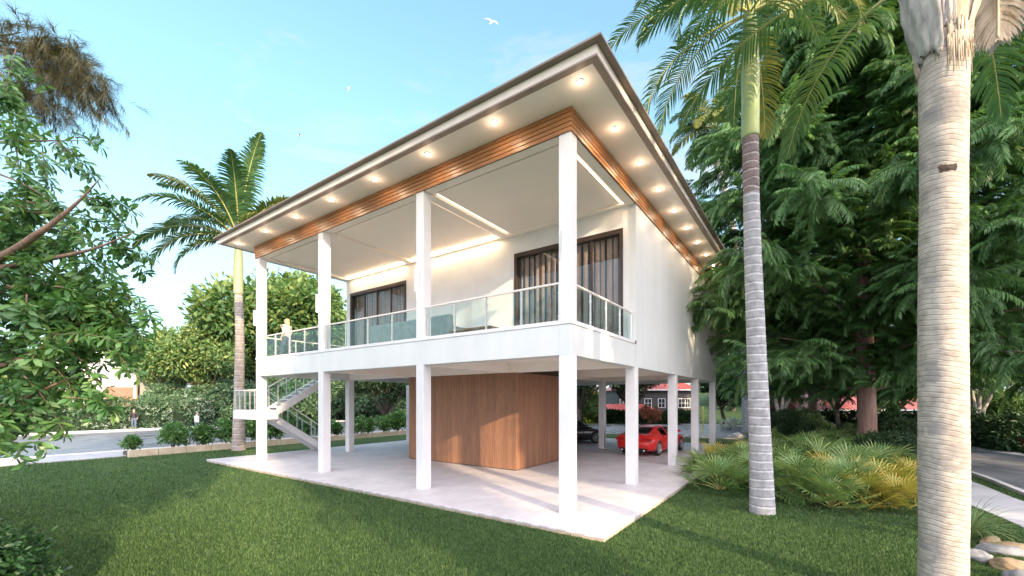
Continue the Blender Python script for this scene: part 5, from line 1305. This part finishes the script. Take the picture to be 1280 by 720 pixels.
# ================================================================== PEOPLE
M['skin'] = noisy('skin', (.50,.32,.24), (.56,.37,.28), 6, .5, bs=0); M['shirt_pink'] = noisy('pale_pink_shirt', (.62,.47,.42), (.70,.55,.50), 8, .8); M['navy'] = noisy('navy_trousers', (.03,.035,.06), (.05,.055,.085), 8, .8)
M['jacket'] = noisy('dark_jacket', (.02,.018,.022), (.04,.035,.04), 8, .8); M['jeans'] = noisy('blue_jeans', (.06,.09,.14), (.09,.12,.18), 8, .8); M['shirt_white'] = noisy('white_shirt', (.7,.7,.7), (.78,.78,.78), 8, .8)
M['hair_blond'] = noisy('blond_hair', (.40,.27,.15), (.55,.40,.24), 20, .6); M['hair_dark'] = noisy('dark_hair', (.02,.014,.01), (.04,.03,.02), 20, .6); M['shoe'] = noisy('shoe', (.05,.04,.04), (.08,.07,.07), 8, .6)
def skinned(name, pts, edges, rad, mat, parent, sub=2, root_i=0):
    me = bpy.data.meshes.new(name); me.from_pydata(pts, edges, []); o = bpy.data.objects.new(name, me); col.objects.link(o)
    md = o.modifiers.new('skin','SKIN'); md.use_smooth_shade = True; sv = me.skin_vertices[0].data
    for i, r_ in enumerate(rad): sv[i].radius = (r_ if isinstance(r_, tuple) else (r_, r_)); sv[i].use_root = (i == root_i)
    o.modifiers.new('sub','SUBSURF').levels = sub
    dg = bpy.context.evaluated_depsgraph_get(); m2 = bpy.data.meshes.new_from_object(o.evaluated_get(dg)); o.modifiers.clear(); o.data = m2; m2.materials.clear(); m2.materials.append(mat); o.parent = parent
    return o
def person(loc, rz, label, top, legs, hair, stride=.0, armbend=.3, long_hair=False):
    root = tag(empty('person', loc, rz), label, 'person')
    s = stride
    # facing +x; z up; 1.72 m
    J = dict(pel=(0,0,.95), spine=(.0,0,1.12), chest=(.0,0,1.32), neck=(0,0,1.47), head0=(.01,0,1.55), head=(.02,0,1.63), crown=(.01,0,1.69))
    pts = [J[k] for k in ('pel','spine','chest','neck','head0','head','crown')]; rad = [(.08,.08),(.08,.08),(.10,.10),.055,.075,.095,.06]; ed = [(0,1),(1,2),(2,3),(3,4),(4,5),(5,6)]
    def chain(frm, ps, rs):
        k = frm
        for p, r_ in zip(ps, rs): pts.append(p); rad.append(r_); ed.append((k, len(pts)-1)); k = len(pts)-1
        return k
    hands = []
    for y in (-1, 1):
        ph = s*y
        chain(0, [(0,y*.10,.88),(ph*.5*.45+.03,y*.11,.50),(ph*.45,y*.11,.09),(ph*.45+.10,y*.12,.035),(ph*.45+.17,y*.12,.03)], [.055,.046,.036,.040,.03])
        el = (-.04-ph*.2, y*.255, 1.10); wr = (el[0]+.10+armbend*.16-ph*.1, y*.26, el[2]-.22+armbend*.08)
        k = chain(2, [(0,y*.165,1.385),el,wr,(wr[0]+.025,y*.262,wr[2]-.05)], [.042,.036,.027,.033])
        for f_ in range(4): 
            b0 = pts[k]; dx = .018*(f_-1.5); ln = (.072,.082,.078,.062)[f_]
            k2 = chain(k, [(b0[0]+dx+.006,b0[1],b0[2]-.03),(b0[0]+dx+.012,b0[1]-y*.006,b0[2]-.03-ln*.5),(b0[0]+dx+.008,b0[1]-y*.018,b0[2]-.03-ln)], [.010,.009,.007])
        b0 = pts[k]; chain(k, [(b0[0]+.036,b0[1]-y*.008,b0[2]+.0),(b0[0]+.048,b0[1]-y*.014,b0[2]-.035)], [.010,.008])
    body = skinned('body', pts, ed, rad, M['skin'], root)
    # clothing: shirt, trousers, shoes as their own close fitting skins
    q = []; 
    sh_p = [(0,0,.90),(.0,0,1.10),(0,0,1.30),(0,0,1.40),(0,0,1.47)]; sh_r = [(.175,.145),(.150,.130),(.17,.14),(.15,.12),(.07,.07)]; sh_e = [(0,1),(1,2),(2,3),(3,4)]
    for y in (-1, 1):
        ph = s*y; el = (-.04-ph*.2, y*.255, 1.10); b0 = len(sh_p); sh_p += [(0,y*.185,1.375), el, (el[0]+.09+armbend*.13-ph*.08, y*.258, el[2]-.17+armbend*.06)]; sh_r += [.082,.060,.044]; sh_e += [(3,b0),(b0,b0+1),(b0+1,b0+2)]
    skinned('shirt', sh_p, sh_e, sh_r, top, root)
    tp_ = [(0,0,1.02),(0,0,.93)]; tr_ = [(.14,.115),(.16,.135)]; te = [(0,1)]
    for y in (-1, 1):
        ph = s*y; b0 = len(tp_); tp_ += [(0,y*.10,.88),(ph*.5*.45+.03,y*.11,.50),(ph*.45,y*.11,.10)]; tr_ += [.112,.080,.066]; te += [(1,b0),(b0,b0+1),(b0+1,b0+2)]
    skinned('trousers', tp_, te, tr_, legs, root)
    for y in (-1, 1):
        ph = s*y; skinned('shoe', [(ph*.45-.05,y*.11,.05),(ph*.45+.06,y*.115,.045),(ph*.45+.18,y*.12,.03)], [(0,1),(1,2)], [.048,.046,.032], M['shoe'], root)
    hp = [(-.012,0,1.70),(-.022,0,1.66),(-.035,0,1.58)]+([(-.06,0,1.48),(-.07,0,1.38)] if long_hair else []); hr_ = [(.085,.085),(.112,.108),(.10,.095)]+([.085,.06] if long_hair else [])
    skinned('hair', hp, [(i,i+1) for i in range(len(hp)-1)], hr_, hair, root)
    f_ = MB(); 
    for y in (-1,1): f_.tube([(.112,y*.033,1.625),(.119,y*.033,1.625)], .010, 8)
    f_.build('eyes', M['jacket'], root); skinned('nose', [(.10,0,1.62),(.128,0,1.59),(.11,0,1.585)], [(0,1),(1,2)], [.010,.014,.010], M['skin'], root, 1)
    MB().box(.108,.118,-.024,.024,1.552,1.560).build('mouth', M['tail'], root, .002)
    return root
x, y = hw(13.62, .78); person((x,y,4.216), math.atan2(B_[1],B_[0])+1.9, 'blond person in pale pink top and dark trousers walking on the balcony', M['shirt_pink'], M['navy'], M['hair_blond'], .42, .5, True)
x, y, _ = gp(167.5, 536.2, .05); person((x,y,LAWN+.15), -1.1, 'person in dark jacket and blue jeans standing by the far hedge', M['jacket'], M['jeans'], M['hair_dark'], .12, .9)
x, y, _ = gp(246, 543.5, LAWN); person((x,y,LAWN+.01), .3, 'dark haired person in white shirt walking along the left street', M['shirt_white'], M['jeans'], M['hair_dark'], .35, .5)

# ================================================================== BIRDS
M['feather_w'] = noisy('white_feathers', (.6,.58,.56), (.75,.74,.73), 8, .8, bs=0); M['feather_d'] = noisy('dark_feathers', (.05,.05,.055), (.10,.10,.10), 8, .8, bs=0)
def bird(px, py, D, rz, pitch, roll, label, wingmat, s=1.):
    x, y, z = at(px, py, D); r = tag(empty('flying_bird', (x,y,z), rz), label, 'bird', 'birds in the sky'); r.rotation_euler = (roll, pitch, rz); r.scale = (s,s,s)
    skinned('body', [(-.28,0,0),(-.15,0,.0),(0,0,0),(.14,0,.01),(.22,0,.03),(.28,0,.02)], [(i,i+1) for i in range(5)], [(.05,.008),.04,.062,.045,.035,.008], M['feather_w'], r, 2, 2)
    for y_ in (-1,1):
        P = [(.05,0,.02),(.10,y_*.22,.10),(.04,y_*.42,.13),(-.06,y_*.66,.08)]; Wd = [.10,.085,.06,.008]
        V = []; 
        for (a,b_,c), w_ in zip(P, Wd): V += [(a+w_*.6,b_,c),(a-w_,b_,c-.005)]
        V += [(p[0],p[1],p[2]-.012) for p in V]
        Fc = []
        for i in range(3): Fc += [(2*i,2*i+1,2*i+3,2*i+2),(8+2*i+2,8+2*i+3,8+2*i+1,8+2*i),(2*i,2*i+2,8+2*i+2,8+2*i),(2*i+1,8+2*i+1,8+2*i+3,2*i+3)]
        MB().add(V, Fc, True).build('wing', wingmat, r)
bird(614.5, 28, 34, .6, -.9, .9, 'white gull banking near the top centre of the sky', M['feather_w'], 1.0)
bird(436, 111, 42, 2.6, 1.0, -.8, 'small white gull between the other two birds in the sky', M['feather_w'], .95)
bird(374, 169.5, 48, .4, .1, .15, 'dark bird gliding lowest of the three in the sky', M['feather_d'], .75)

# ================================================================== CAMERA AND LIGHT
cd = bpy.data.cameras.new('camera'); cam = bpy.data.objects.new('camera', cd); col.objects.link(cam)
cam.location = (0,0,EYE); cam.rotation_euler = (PI/2,0,0)
cd.sensor_fit = 'HORIZONTAL'; cd.sensor_width = 36; cd.lens = 36*F_/1280; cd.shift_y = (HY-360)/1280
cd.clip_start = .05; cd.clip_end = 2000
scn.camera = cam
SUN_AZ, SUN_EL = math.atan2(.52, -.85), math.radians(17)
sd = Vector((math.sin(SUN_AZ)*math.cos(SUN_EL), math.cos(SUN_AZ)*math.cos(SUN_EL), math.sin(SUN_EL)))
sl = bpy.data.lights.new('sun', 'SUN'); sl.energy = 2.0; sl.angle = math.radians(.6); sl.color = (1.0,.76,.46)
so = bpy.data.objects.new('sun', sl); col.objects.link(so); so.rotation_euler = sd.to_track_quat('Z','Y').to_euler()
so.location = (20,-30,30)
w = bpy.data.worlds.new('World'); scn.world = w; w.use_nodes = True
nt = w.node_tree; bg = nt.nodes['Background']
sk = nt.nodes.new('ShaderNodeTexSky'); sk.sky_type = 'NISHITA'; sk.sun_disc = False
sk.sun_elevation = SUN_EL; sk.sun_rotation = SUN_AZ; sk.altitude = 0; sk.air_density = 1.0; sk.dust_density = .8; sk.ozone_density = 1.2
tc = nt.nodes.new('ShaderNodeTexCoord')
def sky_noise(scale, rot, sc, det, dist):
    mp = nt.nodes.new('ShaderNodeMapping'); mp.inputs['Scale'].default_value = sc; mp.inputs['Rotation'].default_value = rot
    nt.links.new(tc.outputs['Generated'], mp.inputs[0]); return noise(nt, mp.outputs[0], scale, det, .62, dist)
n1 = sky_noise(1.6, (.3,.5,.4), (1,1.2,2.6), 9, 1.2)
r1 = ramp(nt, [(.42,(0,0,0)), (.66,(.9,.9,.9))], n1)
sp = nt.nodes.new('ShaderNodeSeparateXYZ'); nt.links.new(tc.outputs['Generated'], sp.inputs[0])
hz = ramp(nt, [(0,(.95,.95,.95)), (.2,(.62,.62,.62)), (.42,(.28,.28,.28)), (.75,(.14,.14,.14))], sp.outputs[2])     # paler air low down
mx = nt.nodes.new('ShaderNodeMath'); mx.operation = 'MAXIMUM'; nt.links.new(r1.outputs[0], mx.inputs[0]); nt.links.new(hz.outputs[0], mx.inputs[1])
tint = mixc(nt, 1., sk.outputs[0], (.60,.89,.85), 'MULTIPLY')
c0 = mixc(nt, mx.outputs[0], tint, (1.50,1.66,1.70))
# broad pale fill glow added to the unseen sun-side sky to brighten the shade
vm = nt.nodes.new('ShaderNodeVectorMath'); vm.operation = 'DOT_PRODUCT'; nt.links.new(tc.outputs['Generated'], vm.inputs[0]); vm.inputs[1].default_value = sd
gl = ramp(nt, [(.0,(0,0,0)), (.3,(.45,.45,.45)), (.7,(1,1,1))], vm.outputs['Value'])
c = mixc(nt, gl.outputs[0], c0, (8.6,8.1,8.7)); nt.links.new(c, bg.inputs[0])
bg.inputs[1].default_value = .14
vs = scn.view_settings; vs.view_transform = 'Standard'; vs.look = 'None'; vs.gamma = 1; vs.exposure = 2.07
scn.render.engine = 'CYCLES'
scn.cycles.max_bounces = 8; scn.cycles.transparent_max_bounces = 16
